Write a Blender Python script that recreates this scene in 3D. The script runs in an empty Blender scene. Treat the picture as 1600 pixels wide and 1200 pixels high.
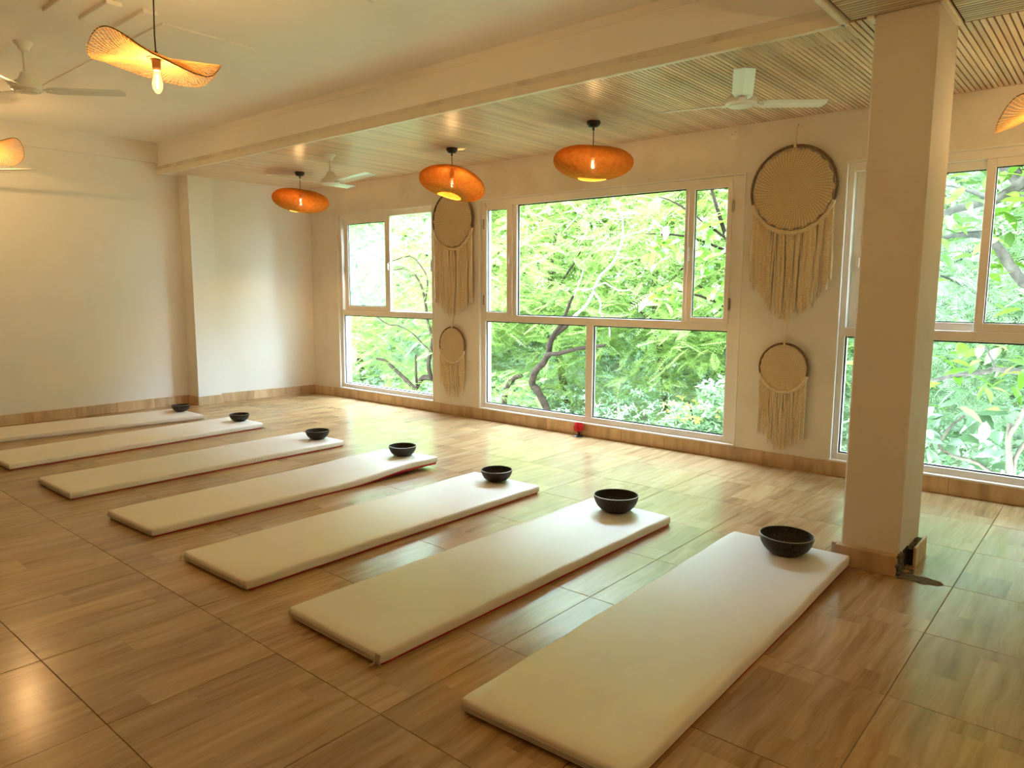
import bpy, bmesh, math, random
import numpy as np
from mathutils import Vector, Matrix
S = bpy.context.scene
COL = S.collection
PI = math.pi
rnd = random.Random(7)
rng = np.random.default_rng(11)

# ------------------------------------------------------------------ camera
PITCH, ROLL, YAW, FPX = 0.1296, 0.0043, 0.7060, 1134.0
fw = Vector((-math.sin(YAW) * math.cos(PITCH), math.cos(YAW) * math.cos(PITCH), -math.sin(PITCH)))
rt0 = Vector((math.cos(YAW), math.sin(YAW), 0)); up0 = rt0.cross(fw)
rt = math.cos(ROLL) * rt0 + math.sin(ROLL) * up0
up = -math.sin(ROLL) * rt0 + math.cos(ROLL) * up0
camd = bpy.data.cameras.new('camera'); cam = bpy.data.objects.new('camera', camd); COL.objects.link(cam)
camd.sensor_fit = 'HORIZONTAL'; camd.sensor_width = 36.0; camd.lens = 36.0 * FPX / 1600.0
camd.clip_start = 0.05; camd.clip_end = 300
M = Matrix.Identity(4)
for i in range(3):
    M[i][0], M[i][1], M[i][2] = rt[i], up[i], -fw[i]
M[0][3], M[1][3], M[2][3] = 8.139, -5.546, 1.36
cam.matrix_world = M
S.camera = cam

# ------------------------------------------------------------------ light and exposure
W = bpy.data.worlds.new('sky'); S.world = W; W.use_nodes = True
wn = W.node_tree.nodes; wl = W.node_tree.links
bg = wn['Background']; tcw = wn.new('ShaderNodeTexCoord'); sp = wn.new('ShaderNodeSeparateXYZ')
rampw = wn.new('ShaderNodeValToRGB')
wl.new(tcw.outputs['Generated'], sp.inputs[0]); wl.new(sp.outputs['Z'], rampw.inputs['Fac'])
rampw.color_ramp.elements[0].color = (0.69, 0.86, 1.0, 1); rampw.color_ramp.elements[1].color = (0.57, 0.77, 1.0, 1)
wl.new(rampw.outputs['Color'], bg.inputs['Color'])
SKY_STRENGTH = 36.0
SUN_STRENGTH = 5.0
BULB_WATTS = 34.0
bg.inputs['Strength'].default_value = SKY_STRENGTH
sund = bpy.data.lights.new('sun', 'SUN'); sun = bpy.data.objects.new('sun', sund); COL.objects.link(sun)
sund.energy = SUN_STRENGTH; sund.angle = math.radians(25); sund.color = (1.0, 0.97, 0.9)
sun.rotation_euler = Vector((0.25, 0.62, -1.0)).to_track_quat('-Z', 'Y').to_euler()
S.view_settings.view_transform = 'Standard'; S.view_settings.look = 'None'
S.view_settings.gamma = 1.0; S.view_settings.use_curve_mapping = False
S.view_settings.exposure = 0.45
cy = S.cycles
cy.use_denoising = True; cy.max_bounces = 10; cy.diffuse_bounces = 6; cy.glossy_bounces = 4
cy.transparent_max_bounces = 24; cy.transmission_bounces = 6; cy.sample_clamp_indirect = 6.0
cy.caustics_reflective = False; cy.caustics_refractive = False; cy.blur_glossy = 0.5

# ------------------------------------------------------------------ materials
def newmat(name):
    m = bpy.data.materials.new(name); m.use_nodes = True
    nt = m.node_tree; b = nt.nodes['Principled BSDF']
    return m, nt, b
def nd(nt, typ, **kw):
    n = nt.nodes.new(typ)
    for k, v in kw.items(): setattr(n, k, v)
    return n
def ramp(nt, src, stops):
    r = nd(nt, 'ShaderNodeValToRGB'); e = r.color_ramp.elements
    while len(e) < len(stops): e.new(0.5)
    for el, (p, c) in zip(e, stops): el.position = p; el.color = (*c, 1)
    nt.links.new(src, r.inputs['Fac']); return r.outputs['Color']
def noise(nt, scale, vec=None, detail=4, rough=0.55, mapscale=None, coord='Object'):
    tc = nd(nt, 'ShaderNodeTexCoord'); src = tc.outputs[coord] if vec is None else vec
    if mapscale:
        mp = nd(nt, 'ShaderNodeMapping'); mp.inputs['Scale'].default_value = mapscale
        nt.links.new(src, mp.inputs['Vector']); src = mp.outputs['Vector']
    n = nd(nt, 'ShaderNodeTexNoise'); n.inputs['Scale'].default_value = scale
    n.inputs['Detail'].default_value = detail; n.inputs['Roughness'].default_value = rough
    nt.links.new(src, n.inputs['Vector']); return n.outputs['Fac']
def bump(nt, b, h, strength=0.2, dist=0.01):
    bp = nd(nt, 'ShaderNodeBump'); bp.inputs['Strength'].default_value = strength; bp.inputs['Distance'].default_value = dist
    nt.links.new(h, bp.inputs['Height']); nt.links.new(bp.outputs['Normal'], b.inputs['Normal'])
def mixc(nt, fac, a, b, mode='MIX'):
    m = nd(nt, 'ShaderNodeMix', data_type='RGBA', blend_type=mode)
    if isinstance(fac, (int, float)): m.inputs[0].default_value = fac
    else: nt.links.new(fac, m.inputs[0])
    for v, s in ((a, 6), (b, 7)):
        if isinstance(v, tuple): m.inputs[s].default_value = (*v, 1)
        else: nt.links.new(v, m.inputs[s])
    return m.outputs[2]
def math_(nt, op, a, b=None, c=None):
    m = nd(nt, 'ShaderNodeMath', operation=op)
    for i, v in enumerate((a, b, c)):
        if v is None: continue
        if isinstance(v, (int, float)): m.inputs[i].default_value = v
        else: nt.links.new(v, m.inputs[i])
    return m.outputs[0]
def simple(name, col, rough=0.5, metal=0.0, var=0.08, scale=8, bumps=0.0, mapscale=None, spec=None):
    m, nt, b = newmat(name)
    f = noise(nt, scale, mapscale=mapscale)
    lo = tuple(c * (1 - var) for c in col); hi = tuple(min(1, c * (1 + var)) for c in col)
    nt.links.new(ramp(nt, f, [(0.3, lo), (0.7, hi)]), b.inputs['Base Color'])
    b.inputs['Roughness'].default_value = rough; b.inputs['Metallic'].default_value = metal
    if spec is not None: b.inputs['Specular IOR Level'].default_value = spec
    if bumps: bump(nt, b, f, bumps, 0.01)
    return m

def plaster(name, col, stain, amount=0.35, scale=1.3):
    m, nt, b = newmat(name)
    big = noise(nt, scale, detail=6, rough=0.62)
    fine = noise(nt, 60, detail=3)
    st = ramp(nt, big, [(0.50, (0, 0, 0)), (0.72, (1, 1, 1))])
    c = mixc(nt, math_(nt, 'MULTIPLY', st, amount), col, stain)
    nt.links.new(c, b.inputs['Base Color']); b.inputs['Roughness'].default_value = 0.7
    b.inputs['Specular IOR Level'].default_value = 0.25
    bump(nt, b, math_(nt, 'ADD', math_(nt, 'MULTIPLY', fine, 0.25), big), 0.12, 0.01)
    return m
WHITE = (0.81, 0.785, 0.735)
M_wall = plaster('painted_plaster', WHITE, (0.70, 0.64, 0.54), 0.25)
M_wallb = plaster('patched_plaster', (0.78, 0.735, 0.66), (0.62, 0.55, 0.45), 0.55, 2.3)
M_pillar = plaster('pillar_plaster', (0.74, 0.69, 0.60), (0.62, 0.54, 0.42), 0.45, 1.8)
M_ceil = plaster('ceiling_paint', (0.92, 0.90, 0.865), (0.76, 0.70, 0.62), 0.2, 0.8)
M_darkwall = simple('unseen_wall_darkened', (0.24, 0.165, 0.10), 0.6)  # unseen wall behind the camera, darkened to reduce bounce light near it
M_beamlow = plaster('rough_filler', (0.74, 0.68, 0.58), (0.46, 0.36, 0.24), 0.6, 5.0)

def wood_tile():
    m, nt, b = newmat('wood_look_tile')
    tc = nd(nt, 'ShaderNodeTexCoord'); oi = nd(nt, 'ShaderNodeObjectInfo')
    sx = nd(nt, 'ShaderNodeSeparateXYZ'); nt.links.new(tc.outputs['Object'], sx.inputs[0])
    wob = math_(nt, 'MULTIPLY', oi.outputs['Random'], 0.05)
    px = math_(nt, 'FLOOR', math_(nt, 'DIVIDE', math_(nt, 'ADD', sx.outputs['X'], 0.3), 0.2015))
    sh = math_(nt, 'MULTIPLY', px, 0.37)
    py = math_(nt, 'FLOOR', math_(nt, 'DIVIDE', math_(nt, 'ADD', math_(nt, 'ADD', sx.outputs['Y'], sh), 5.0), 0.62))
    cv = nd(nt, 'ShaderNodeCombineXYZ')
    nt.links.new(px, cv.inputs[0]); nt.links.new(py, cv.inputs[1]); nt.links.new(math_(nt, 'MULTIPLY', oi.outputs['Random'], 91.7), cv.inputs[2])
    wnz = nd(nt, 'ShaderNodeTexWhiteNoise'); nt.links.new(cv.outputs[0], wnz.inputs['Vector'])
    off = nd(nt, 'ShaderNodeVectorMath', operation='MULTIPLY_ADD')
    nt.links.new(wnz.outputs['Color'], off.inputs[0]); off.inputs[1].default_value = (31, 47, 13); nt.links.new(tc.outputs['Object'], off.inputs[2])
    warp = noise(nt, 2.2, vec=off.outputs[0], detail=2)
    wv = nd(nt, 'ShaderNodeVectorMath', operation='MULTIPLY_ADD')
    cw = nd(nt, 'ShaderNodeCombineXYZ'); nt.links.new(warp, cw.inputs[0])
    nt.links.new(cw.outputs[0], wv.inputs[0]); wv.inputs[1].default_value = (0.08, 0, 0); nt.links.new(off.outputs[0], wv.inputs[2])
    g1 = noise(nt, 1.0, vec=wv.outputs[0], mapscale=(26, 1.7, 1), detail=5, rough=0.6)
    g2 = noise(nt, 1.0, vec=wv.outputs[0], mapscale=(90, 5, 1), detail=3, rough=0.6)
    g3 = noise(nt, 1.0, vec=off.outputs[0], mapscale=(6, 1.0, 1), detail=2)
    g = math_(nt, 'ADD', math_(nt, 'MULTIPLY', g1, 0.55), math_(nt, 'ADD', math_(nt, 'MULTIPLY', g2, 0.15), math_(nt, 'MULTIPLY', g3, 0.3)))
    c = ramp(nt, g, [(0.30, (0.20, 0.115, 0.048)), (0.47, (0.38, 0.24, 0.112)), (0.60, (0.50, 0.345, 0.18)), (0.75, (0.57, 0.42, 0.24))])
    tone = ramp(nt, wnz.outputs['Value'], [(0.0, (0.82, 0.79, 0.77)), (0.5, (0.94, 0.93, 0.92)), (1.0, (1.04, 1.02, 0.99))])
    c = mixc(nt, 1.0, c, tone, 'MULTIPLY')
    nt.links.new(c, b.inputs['Base Color'])
    smear = noise(nt, 2.0, coord='Object', detail=5)
    rr = nd(nt, 'ShaderNodeMapRange'); rr.inputs['To Min'].default_value = 0.17; rr.inputs['To Max'].default_value = 0.262
    nt.links.new(smear, rr.inputs['Value']); nt.links.new(rr.outputs[0], b.inputs['Roughness'])
    b.inputs['Specular IOR Level'].default_value = 0.6
    bump(nt, b, g2, 0.05, 0.002)
    return m
M_tile = wood_tile()
M_grout = simple('dark_grout', (0.13, 0.09, 0.055), 0.8)

def wood(name, dark, mid, light, axis='Y', rough=0.4, k=1.0):
    m, nt, b = newmat(name)
    tc = nd(nt, 'ShaderNodeTexCoord'); oi = nd(nt, 'ShaderNodeObjectInfo')
    off = nd(nt, 'ShaderNodeVectorMath', operation='MULTIPLY_ADD')
    nt.links.new(oi.outputs['Random'], off.inputs[0]); off.inputs[1].default_value = (53, 31, 17); nt.links.new(tc.outputs['Object'], off.inputs[2])
    sc = {'Y': (40 * k, 1.5, 40), 'X': (1.5, 40 * k, 40), 'Z': (13, 13, 2.5)}[axis]
    g = noise(nt, 1.0, vec=off.outputs[0], mapscale=sc, detail=4)
    c = ramp(nt, g, [(0.3, dark), (0.5, mid), (0.7, light)])
    t = ramp(nt, oi.outputs['Random'], [(0, (0.80, 0.80, 0.80)), (1, (1.08, 1.08, 1.08))])
    nt.links.new(mixc(nt, 1.0, c, t, 'MULTIPLY'), b.inputs['Base Color'])
    b.inputs['Roughness'].default_value = rough
    return m
M_slaty = wood('slat_wood_long', (0.55, 0.385, 0.235), (0.68, 0.50, 0.32), (0.76, 0.58, 0.40), 'Y', 0.32)
M_slatx = wood('slat_wood_cross', (0.44, 0.34, 0.20), (0.56, 0.45, 0.28), (0.64, 0.53, 0.35), 'X', 0.32)
M_skirt = wood('skirting_tile_wood', (0.42, 0.27, 0.14), (0.58, 0.39, 0.21), (0.68, 0.48, 0.28), 'Z', 0.35)
M_black = simple('black_backing', (0.018, 0.014, 0.010), 0.8)
M_upvc = simple('cream_window_frame', (0.80, 0.755, 0.69), 0.35, var=0.03)
M_gasket = simple('black_gasket', (0.012, 0.012, 0.012), 0.6)
M_trim = simple('cream_trim', (0.78, 0.71, 0.58), 0.5, var=0.05)
M_fan = simple('white_enamel', (0.80, 0.79, 0.75), 0.28, var=0.03)
M_blackp = simple('black_plastic', (0.012, 0.012, 0.012), 0.4)
M_steel = simple('steel_hinge', (0.28, 0.27, 0.25), 0.35, 0.8)
M_cement = simple('grey_cement', (0.13, 0.12, 0.10), 0.95, var=0.4, scale=30, bumps=0.6)

def glass(name, haze=0.0):
    m = bpy.data.materials.new(name); m.use_nodes = True; nt = m.node_tree; nt.nodes.clear()
    out = nd(nt, 'ShaderNodeOutputMaterial'); tr = nd(nt, 'ShaderNodeBsdfTransparent'); gl = nd(nt, 'ShaderNodeBsdfGlossy')
    tr.inputs['Color'].default_value = (0.965, 0.985, 0.975, 1); gl.inputs['Roughness'].default_value = 0.02
    fr = nd(nt, 'ShaderNodeFresnel'); ge = nd(nt, 'ShaderNodeNewGeometry')
    nt.links.new(math_(nt, 'MULTIPLY_ADD', ge.outputs['Backfacing'], 1 / 1.45 - 1.45, 1.45), fr.inputs['IOR'])   # same reflectance on both faces
    mx = nd(nt, 'ShaderNodeMixShader'); nt.links.new(fr.outputs[0], mx.inputs[0]); nt.links.new(tr.outputs[0], mx.inputs[1]); nt.links.new(gl.outputs[0], mx.inputs[2])
    last = mx.outputs[0]
    if haze:
        di = nd(nt, 'ShaderNodeBsdfTranslucent'); di.inputs['Color'].default_value = (0.85, 0.9, 0.88, 1)
        m2 = nd(nt, 'ShaderNodeMixShader')
        f = noise(nt, 3.0, detail=3)
        rr = nd(nt, 'ShaderNodeMapRange'); rr.inputs['To Min'].default_value = haze * 0.6; rr.inputs['To Max'].default_value = haze * 1.4
        nt.links.new(f, rr.inputs['Value']); nt.links.new(rr.outputs[0], m2.inputs[0])
        nt.links.new(last, m2.inputs[1]); nt.links.new(di.outputs[0], m2.inputs[2]); last = m2.outputs[0]
    nt.links.new(last, out.inputs[0]); return m
M_glass = glass('window_glass'); M_hazy = glass('dusty_window_glass', 0.022)

def fabric_mat():
    m, nt, b = newmat('white_vinyl_cover')
    oi = nd(nt, 'ShaderNodeObjectInfo'); tc = nd(nt, 'ShaderNodeTexCoord')
    off = nd(nt, 'ShaderNodeVectorMath', operation='MULTIPLY_ADD')
    nt.links.new(oi.outputs['Random'], off.inputs[0]); off.inputs[1].default_value = (37, 19, 11); nt.links.new(tc.outputs['Object'], off.inputs[2])
    a = noise(nt, 1.0, vec=off.outputs[0], mapscale=(2.5, 9, 3), detail=3)
    d = noise(nt, 1.0, vec=off.outputs[0], mapscale=(1.2, 1.0, 1), detail=5)
    nt.links.new(ramp(nt, d, [(0.35, (0.73, 0.69, 0.62)), (0.65, (0.80, 0.765, 0.70))]), b.inputs['Base Color'])
    b.inputs['Roughness'].default_value = 0.42
    bump(nt, b, a, 0.22, 0.012); return m
M_mat = fabric_mat()
M_red = simple('red_underside_cloth', (0.42, 0.012, 0.03), 0.8)
M_zip = simple('zip_tape', (0.50, 0.46, 0.40), 0.6)

def bowl_mat():
    m, nt, b = newmat('dark_hammered_bronze')
    tc = nd(nt, 'ShaderNodeTexCoord')
    v = nd(nt, 'ShaderNodeTexVoronoi'); v.inputs['Scale'].default_value = 55; nt.links.new(tc.outputs['Object'], v.inputs['Vector'])
    n = noise(nt, 25, detail=5)
    nt.links.new(ramp(nt, n, [(0.38, (0.016, 0.013, 0.011)), (0.6, (0.04, 0.032, 0.025)), (0.78, (0.15, 0.115, 0.07))]), b.inputs['Base Color'])
    b.inputs['Metallic'].default_value = 0.55; b.inputs['Roughness'].default_value = 0.42
    bump(nt, b, v.outputs['Distance'], 0.5, 0.004); return m
M_bowl = bowl_mat()
M_rim = simple('worn_bronze_rim', (0.22, 0.18, 0.13), 0.35, 0.7, var=0.4, scale=40)
M_redglass, _nt, _b = newmat('red_glass')
_b.inputs['Base Color'].default_value = (0.70, 0.004, 0.012, 1); _b.inputs['Roughness'].default_value = 0.12
_b.inputs['Transmission Weight'].default_value = 0.25
_nt.links.new(ramp(_nt, noise(_nt, 20), [(0.3, (0.60, 0.003, 0.01)), (0.7, (0.78, 0.008, 0.02))]), _b.inputs['Base Color'])

def cane(name, col, trans=0.45):
    m = bpy.data.materials.new(name); m.use_nodes = True; nt = m.node_tree; nt.nodes.clear()
    out = nd(nt, 'ShaderNodeOutputMaterial'); di = nd(nt, 'ShaderNodeBsdfDiffuse'); tl = nd(nt, 'ShaderNodeBsdfTranslucent')
    c = ramp(nt, noise(nt, 30), [(0.3, tuple(x * 0.8 for x in col)), (0.7, tuple(min(1, x * 1.15) for x in col))])
    nt.links.new(c, di.inputs['Color']); nt.links.new(c, tl.inputs['Color'])
    mx = nd(nt, 'ShaderNodeMixShader'); mx.inputs[0].default_value = trans
    nt.links.new(di.outputs[0], mx.inputs[1]); nt.links.new(tl.outputs[0], mx.inputs[2]); nt.links.new(mx.outputs[0], out.inputs[0])
    return m
M_bamboo = cane('bamboo_strip', (0.62, 0.27, 0.05), 0.2)
M_rattan = cane('rattan_stick', (0.86, 0.56, 0.22), 0.35)
M_rimwire = simple('dark_wrapped_rim', (0.20, 0.12, 0.055), 0.7)
M_socket = simple('brown_socket', (0.16, 0.085, 0.03), 0.5)
def bulbglass():
    m = bpy.data.materials.new('glowing_bulb'); m.use_nodes = True; nt = m.node_tree; nt.nodes.clear()
    out = nd(nt, 'ShaderNodeOutputMaterial'); tr = nd(nt, 'ShaderNodeBsdfTransparent'); em = nd(nt, 'ShaderNodeEmission'); mx = nd(nt, 'ShaderNodeMixShader')
    tr.inputs['Color'].default_value = (1, .9, .7, 1); em.inputs['Color'].default_value = (1.0, .66, .22, 1); em.inputs['Strength'].default_value = 2.6
    mx.inputs[0].default_value = .4; nt.links.new(tr.outputs[0], mx.inputs[1]); nt.links.new(em.outputs[0], mx.inputs[2]); nt.links.new(mx.outputs[0], out.inputs[0]); return m
def emis(name, col, s):
    m, nt, b = newmat(name)
    b.inputs['Base Color'].default_value = (*col, 1); b.inputs['Emission Color'].default_value = (*col, 1); b.inputs['Emission Strength'].default_value = s
    return m
M_bulb = bulbglass()
M_fil = emis('glowing_filament', (1.0, 0.85, 0.55), 40.0)
M_hoop = simple('brown_wrapped_hoop', (0.15, 0.085, 0.04), 0.75, var=0.3, scale=60, bumps=0.3)
M_cord = simple('cream_cotton_cord', (0.64, 0.50, 0.30), 0.9, var=0.22, scale=90, bumps=0.4)
M_cord2 = simple('cream_cotton_ribbon', (0.70, 0.57, 0.38), 0.9, var=0.18, scale=120, bumps=0.5)
def doily():
    m, nt, b = newmat('crocheted_cotton')
    tc = nd(nt, 'ShaderNodeTexCoord')
    sx = nd(nt, 'ShaderNodeSeparateXYZ'); nt.links.new(tc.outputs['Object'], sx.inputs[0])
    ang = math_(nt, 'ARCTAN2', sx.outputs['Z'], sx.outputs['X'])
    r = math_(nt, 'POWER', math_(nt, 'ADD', math_(nt, 'MULTIPLY', sx.outputs['X'], sx.outputs['X']), math_(nt, 'MULTIPLY', sx.outputs['Z'], sx.outputs['Z'])), 0.5)
    a = math_(nt, 'SINE', math_(nt, 'ADD', math_(nt, 'MULTIPLY', ang, 72.0), math_(nt, 'MULTIPLY', r, 60.0)))
    q = math_(nt, 'SINE', math_(nt, 'MULTIPLY', r, 420.0))
    h = math_(nt, 'MULTIPLY_ADD', a, 0.6, math_(nt, 'MULTIPLY', q, 0.4))
    k = math_(nt, 'MULTIPLY_ADD', h, 0.5, 0.5)
    nt.links.new(ramp(nt, k, [(0.0, (0.40, 0.29, 0.155)), (0.55, (0.60, 0.46, 0.28)), (1, (0.68, 0.54, 0.35))]), b.inputs['Base Color'])
    b.inputs['Roughness'].default_value = 0.9; bump(nt, b, k, 0.5, 0.004); return m
M_doily = doily()

LEAF_K = (0.52, 0.50, 0.50)      # overall leaf reflectance
def leafmat(name, stops, trans=0.4, rough=0.5):
    m = bpy.data.materials.new(name); m.use_nodes = True; nt = m.node_tree; nt.nodes.clear()
    out = nd(nt, 'ShaderNodeOutputMaterial'); at = nd(nt, 'ShaderNodeAttribute', attribute_name='tone'); oi = nd(nt, 'ShaderNodeObjectInfo')
    t = math_(nt, 'FRACT', math_(nt, 'ADD', at.outputs['Fac'], math_(nt, 'MULTIPLY', oi.outputs['Random'], 0.999)))
    c = ramp(nt, t, [(p, tuple(v * k for v, k in zip(q, LEAF_K))) for p, q in stops])
    di = nd(nt, 'ShaderNodeBsdfDiffuse'); tl = nd(nt, 'ShaderNodeBsdfTranslucent'); gl = nd(nt, 'ShaderNodeBsdfGlossy'); gl.inputs['Roughness'].default_value = rough
    nt.links.new(c, di.inputs['Color']); nt.links.new(c, tl.inputs['Color'])
    mx = nd(nt, 'ShaderNodeMixShader'); mx.inputs[0].default_value = trans
    nt.links.new(di.outputs[0], mx.inputs[1]); nt.links.new(tl.outputs[0], mx.inputs[2])
    m2 = nd(nt, 'ShaderNodeMixShader'); m2.inputs[0].default_value = 0.04
    nt.links.new(mx.outputs[0], m2.inputs[1]); nt.links.new(gl.outputs[0], m2.inputs[2]); nt.links.new(m2.outputs[0], out.inputs[0])
    return m
M_feather = leafmat('feathery_leaves', [(0, (0.16, 0.29, 0.05)), (0.35, (0.27, 0.45, 0.07)), (0.7, (0.36, 0.55, 0.11)), (1, (0.47, 0.60, 0.18))])
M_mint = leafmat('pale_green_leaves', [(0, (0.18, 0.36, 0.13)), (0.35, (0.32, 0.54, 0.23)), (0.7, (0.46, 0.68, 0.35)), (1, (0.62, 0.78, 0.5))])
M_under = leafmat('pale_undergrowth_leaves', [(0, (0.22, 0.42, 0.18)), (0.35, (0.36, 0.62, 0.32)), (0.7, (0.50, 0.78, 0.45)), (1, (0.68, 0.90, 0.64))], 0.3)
M_broad = leafmat('broad_bright_leaves', [(0, (0.12, 0.30, 0.025)), (0.4, (0.22, 0.46, 0.04)), (0.75, (0.32, 0.56, 0.07)), (1, (0.40, 0.58, 0.22))], 0.5, 0.3)
M_palebroad = leafmat('broad_pale_leaves', [(0, (0.15, 0.29, 0.11)), (0.4, (0.27, 0.42, 0.22)), (0.75, (0.38, 0.52, 0.34)), (1, (0.52, 0.62, 0.48))], 0.35, 0.3)
M_yellow = leafmat('yellow_blossom', [(0, (0.75, 0.62, 0.08)), (1, (0.85, 0.75, 0.2))])
M_bark = simple('dark_bark', (0.022, 0.015, 0.010), 0.95, var=0.45, scale=14, bumps=0.8, spec=0.05)
M_barkp = simple('pale_bare_bark', (0.17, 0.15, 0.125), 0.9, var=0.15, scale=20, bumps=0.4, spec=0.05)
M_barkg = simple('grey_bark', (0.085, 0.075, 0.06), 0.95, var=0.4, scale=18, bumps=0.6, spec=0.05)
M_barkt = simple('tan_bark', (0.10, 0.082, 0.06), 0.95, var=0.35, scale=18, bumps=0.6, spec=0.05)
M_soil = simple('hillside_soil', (0.14, 0.17, 0.07), 1.0, var=0.4, scale=2)

# ------------------------------------------------------------------ mesh helpers
class MB:
    def __init__(s): s.v = []; s.f = []; s.mi = []; s.cur = 0
    def add(s, vs, fs):
        o = len(s.v); s.v += [tuple(p) for p in vs]; s.f += [tuple(i + o for i in f) for f in fs]; s.mi += [s.cur] * len(fs)
    def box(s, x0, x1, y0, y1, z0, z1):
        s.add([(x0,y0,z0),(x1,y0,z0),(x1,y1,z0),(x0,y1,z0),(x0,y0,z1),(x1,y0,z1),(x1,y1,z1),(x0,y1,z1)],
              [(0,3,2,1),(4,5,6,7),(0,1,5,4),(1,2,6,5),(2,3,7,6),(3,0,4,7)])
    def cbox(s, x0, x1, y0, y1, z0, z1, c=0.003):     # box with every edge chamfered
        X = (x0, x1); Y = (y0, y1); Z = (z0, z1); idx = {}; vs = []
        for i in (0, 1):
            for j in (0, 1):
                for k in (0, 1):
                    sx, sy, sz = (c, -c)[i], (c, -c)[j], (c, -c)[k]
                    for a, p in enumerate(((X[i], Y[j] + sy, Z[k] + sz), (X[i] + sx, Y[j], Z[k] + sz), (X[i] + sx, Y[j] + sy, Z[k]))):
                        idx[i, j, k, a] = len(vs); vs.append(p)
        g = lambda i, j, k, a: idx[i, j, k, a]
        fs = []
        for i in (0, 1):
            q = [g(i,0,0,0), g(i,1,0,0), g(i,1,1,0), g(i,0,1,0)]; fs.append(q if i else q[::-1])
            q = [g(0,i,0,1), g(0,i,1,1), g(1,i,1,1), g(1,i,0,1)]; fs.append(q if i else q[::-1])
            q = [g(0,0,i,2), g(1,0,i,2), g(1,1,i,2), g(0,1,i,2)]; fs.append(q if i else q[::-1])
        for a in (0, 1):
            for b in (0, 1):
                fs.append([g(a,b,0,0), g(a,b,1,0), g(a,b,1,1), g(a,b,0,1)])
                fs.append([g(a,0,b,0), g(a,1,b,0), g(a,1,b,2), g(a,0,b,2)])
                fs.append([g(0,a,b,1), g(1,a,b,1), g(1,a,b,2), g(0,a,b,2)])
        for i in (0, 1):
            for j in (0, 1):
                for k in (0, 1): fs.append([g(i,j,k,0), g(i,j,k,1), g(i,j,k,2)])
        s.add(vs, fs)
    def frame(s, x0, x1, z0, z1, y0, y1, l, r, b, t):  # rectangular frame in the xz plane
        s.cbox(x0, x0 + l, y0, y1, z0, z1); s.cbox(x1 - r, x1, y0, y1, z0, z1)
        s.cbox(x0 + l, x1 - r, y0, y1, z0, z0 + b); s.cbox(x0 + l, x1 - r, y0, y1, z1 - t, z1)
    def tube(s, pts, rs, n=8, closed=False, caps=True):
        P = [Vector(p) for p in pts]; N = len(P)
        if isinstance(rs, (int, float)): rs = [rs] * N
        ref = None; vs = []
        for i in range(N):
            if closed: t = P[(i + 1) % N] - P[i - 1]
            else: t = P[min(i + 1, N - 1)] - P[max(i - 1, 0)]
            t = t.normalized() if t.length > 1e-9 else Vector((0, 0, 1))
            if ref is None:
                ref = t.orthogonal().normalized()
            ref = (ref - t * ref.dot(t))
            ref = ref.normalized() if ref.length > 1e-6 else t.orthogonal().normalized()
            bn = t.cross(ref)
            for k in range(n):
                a = 2 * PI * k / n; vs.append(P[i] + (ref * math.cos(a) + bn * math.sin(a)) * rs[i])
        fs = []
        for i in range(N if closed else N - 1):
            j = (i + 1) % N
            for k in range(n): fs.append((i*n+k, i*n+(k+1)%n, j*n+(k+1)%n, j*n+k))
        if caps and not closed: fs.append(tuple(range(n))[::-1]); fs.append(tuple((N-1)*n + k for k in range(n)))
        s.add(vs, fs)
    def lathe(s, prof, n=32, c=(0, 0, 0), cap0=False, cap1=False):
        vs = []; fs = []
        for r, z in prof:
            for k in range(n):
                a = 2 * PI * k / n; vs.append((c[0] + r * math.cos(a), c[1] + r * math.sin(a), c[2] + z))
        m = len(prof)
        for i in range(m - 1):
            for k in range(n): fs.append((i*n+k, i*n+(k+1)%n, (i+1)*n+(k+1)%n, (i+1)*n+k))
        if cap0: fs.append(tuple(range(n))[::-1])
        if cap1: fs.append(tuple((m-1)*n + k for k in range(n)))
        s.add(vs, fs)
    def mesh(s, name, mats, smooth=False):
        me = bpy.data.meshes.new(name); me.from_pydata(s.v, [], s.f)
        mats = mats if isinstance(mats, (list, tuple)) else [mats]
        for m in mats: me.materials.append(m)
        if len(mats) > 1: me.polygons.foreach_set('material_index', s.mi)
        if smooth: me.polygons.foreach_set('use_smooth', [True] * len(me.polygons))
        me.update()
        if smooth:
            try: me.set_sharp_from_angle(angle=math.radians(40))
            except Exception: pass
        return me
def link(name, me, parent=None, loc=(0, 0, 0), rot=(0, 0, 0)):
    o = bpy.data.objects.new(name, me); COL.objects.link(o)
    o.location = loc; o.rotation_euler = rot
    if parent is not None: o.parent = parent
    return o
def obj(name, mb, mat, parent=None, smooth=False, loc=(0, 0, 0), rot=(0, 0, 0)):
    return link(name, mb.mesh(name, mat, smooth), parent, loc, rot)
def struct(o): o['kind'] = 'structure'; return o
def empty(name, loc=(0, 0, 0), rz=0):
    o = bpy.data.objects.new(name, None); COL.objects.link(o); o.location = loc; o.rotation_euler = (0, 0, rz); o.empty_display_size = 0.1
    return o
def tag(o, label, cat, group=None):
    o['label'] = label; o['category'] = cat
    if group: o['group'] = group
    return o
def copy_tree(o, parent=None):
    c = o.copy(); COL.objects.link(c); c.parent = parent
    for ch in list(o.children): copy_tree(ch, c)
    return c

HC, HM = 2.615, 2.95          # slatted ceiling and main ceiling heights
XR, YF = 9.0, -8.0            # right wall and wall behind the camera

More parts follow.
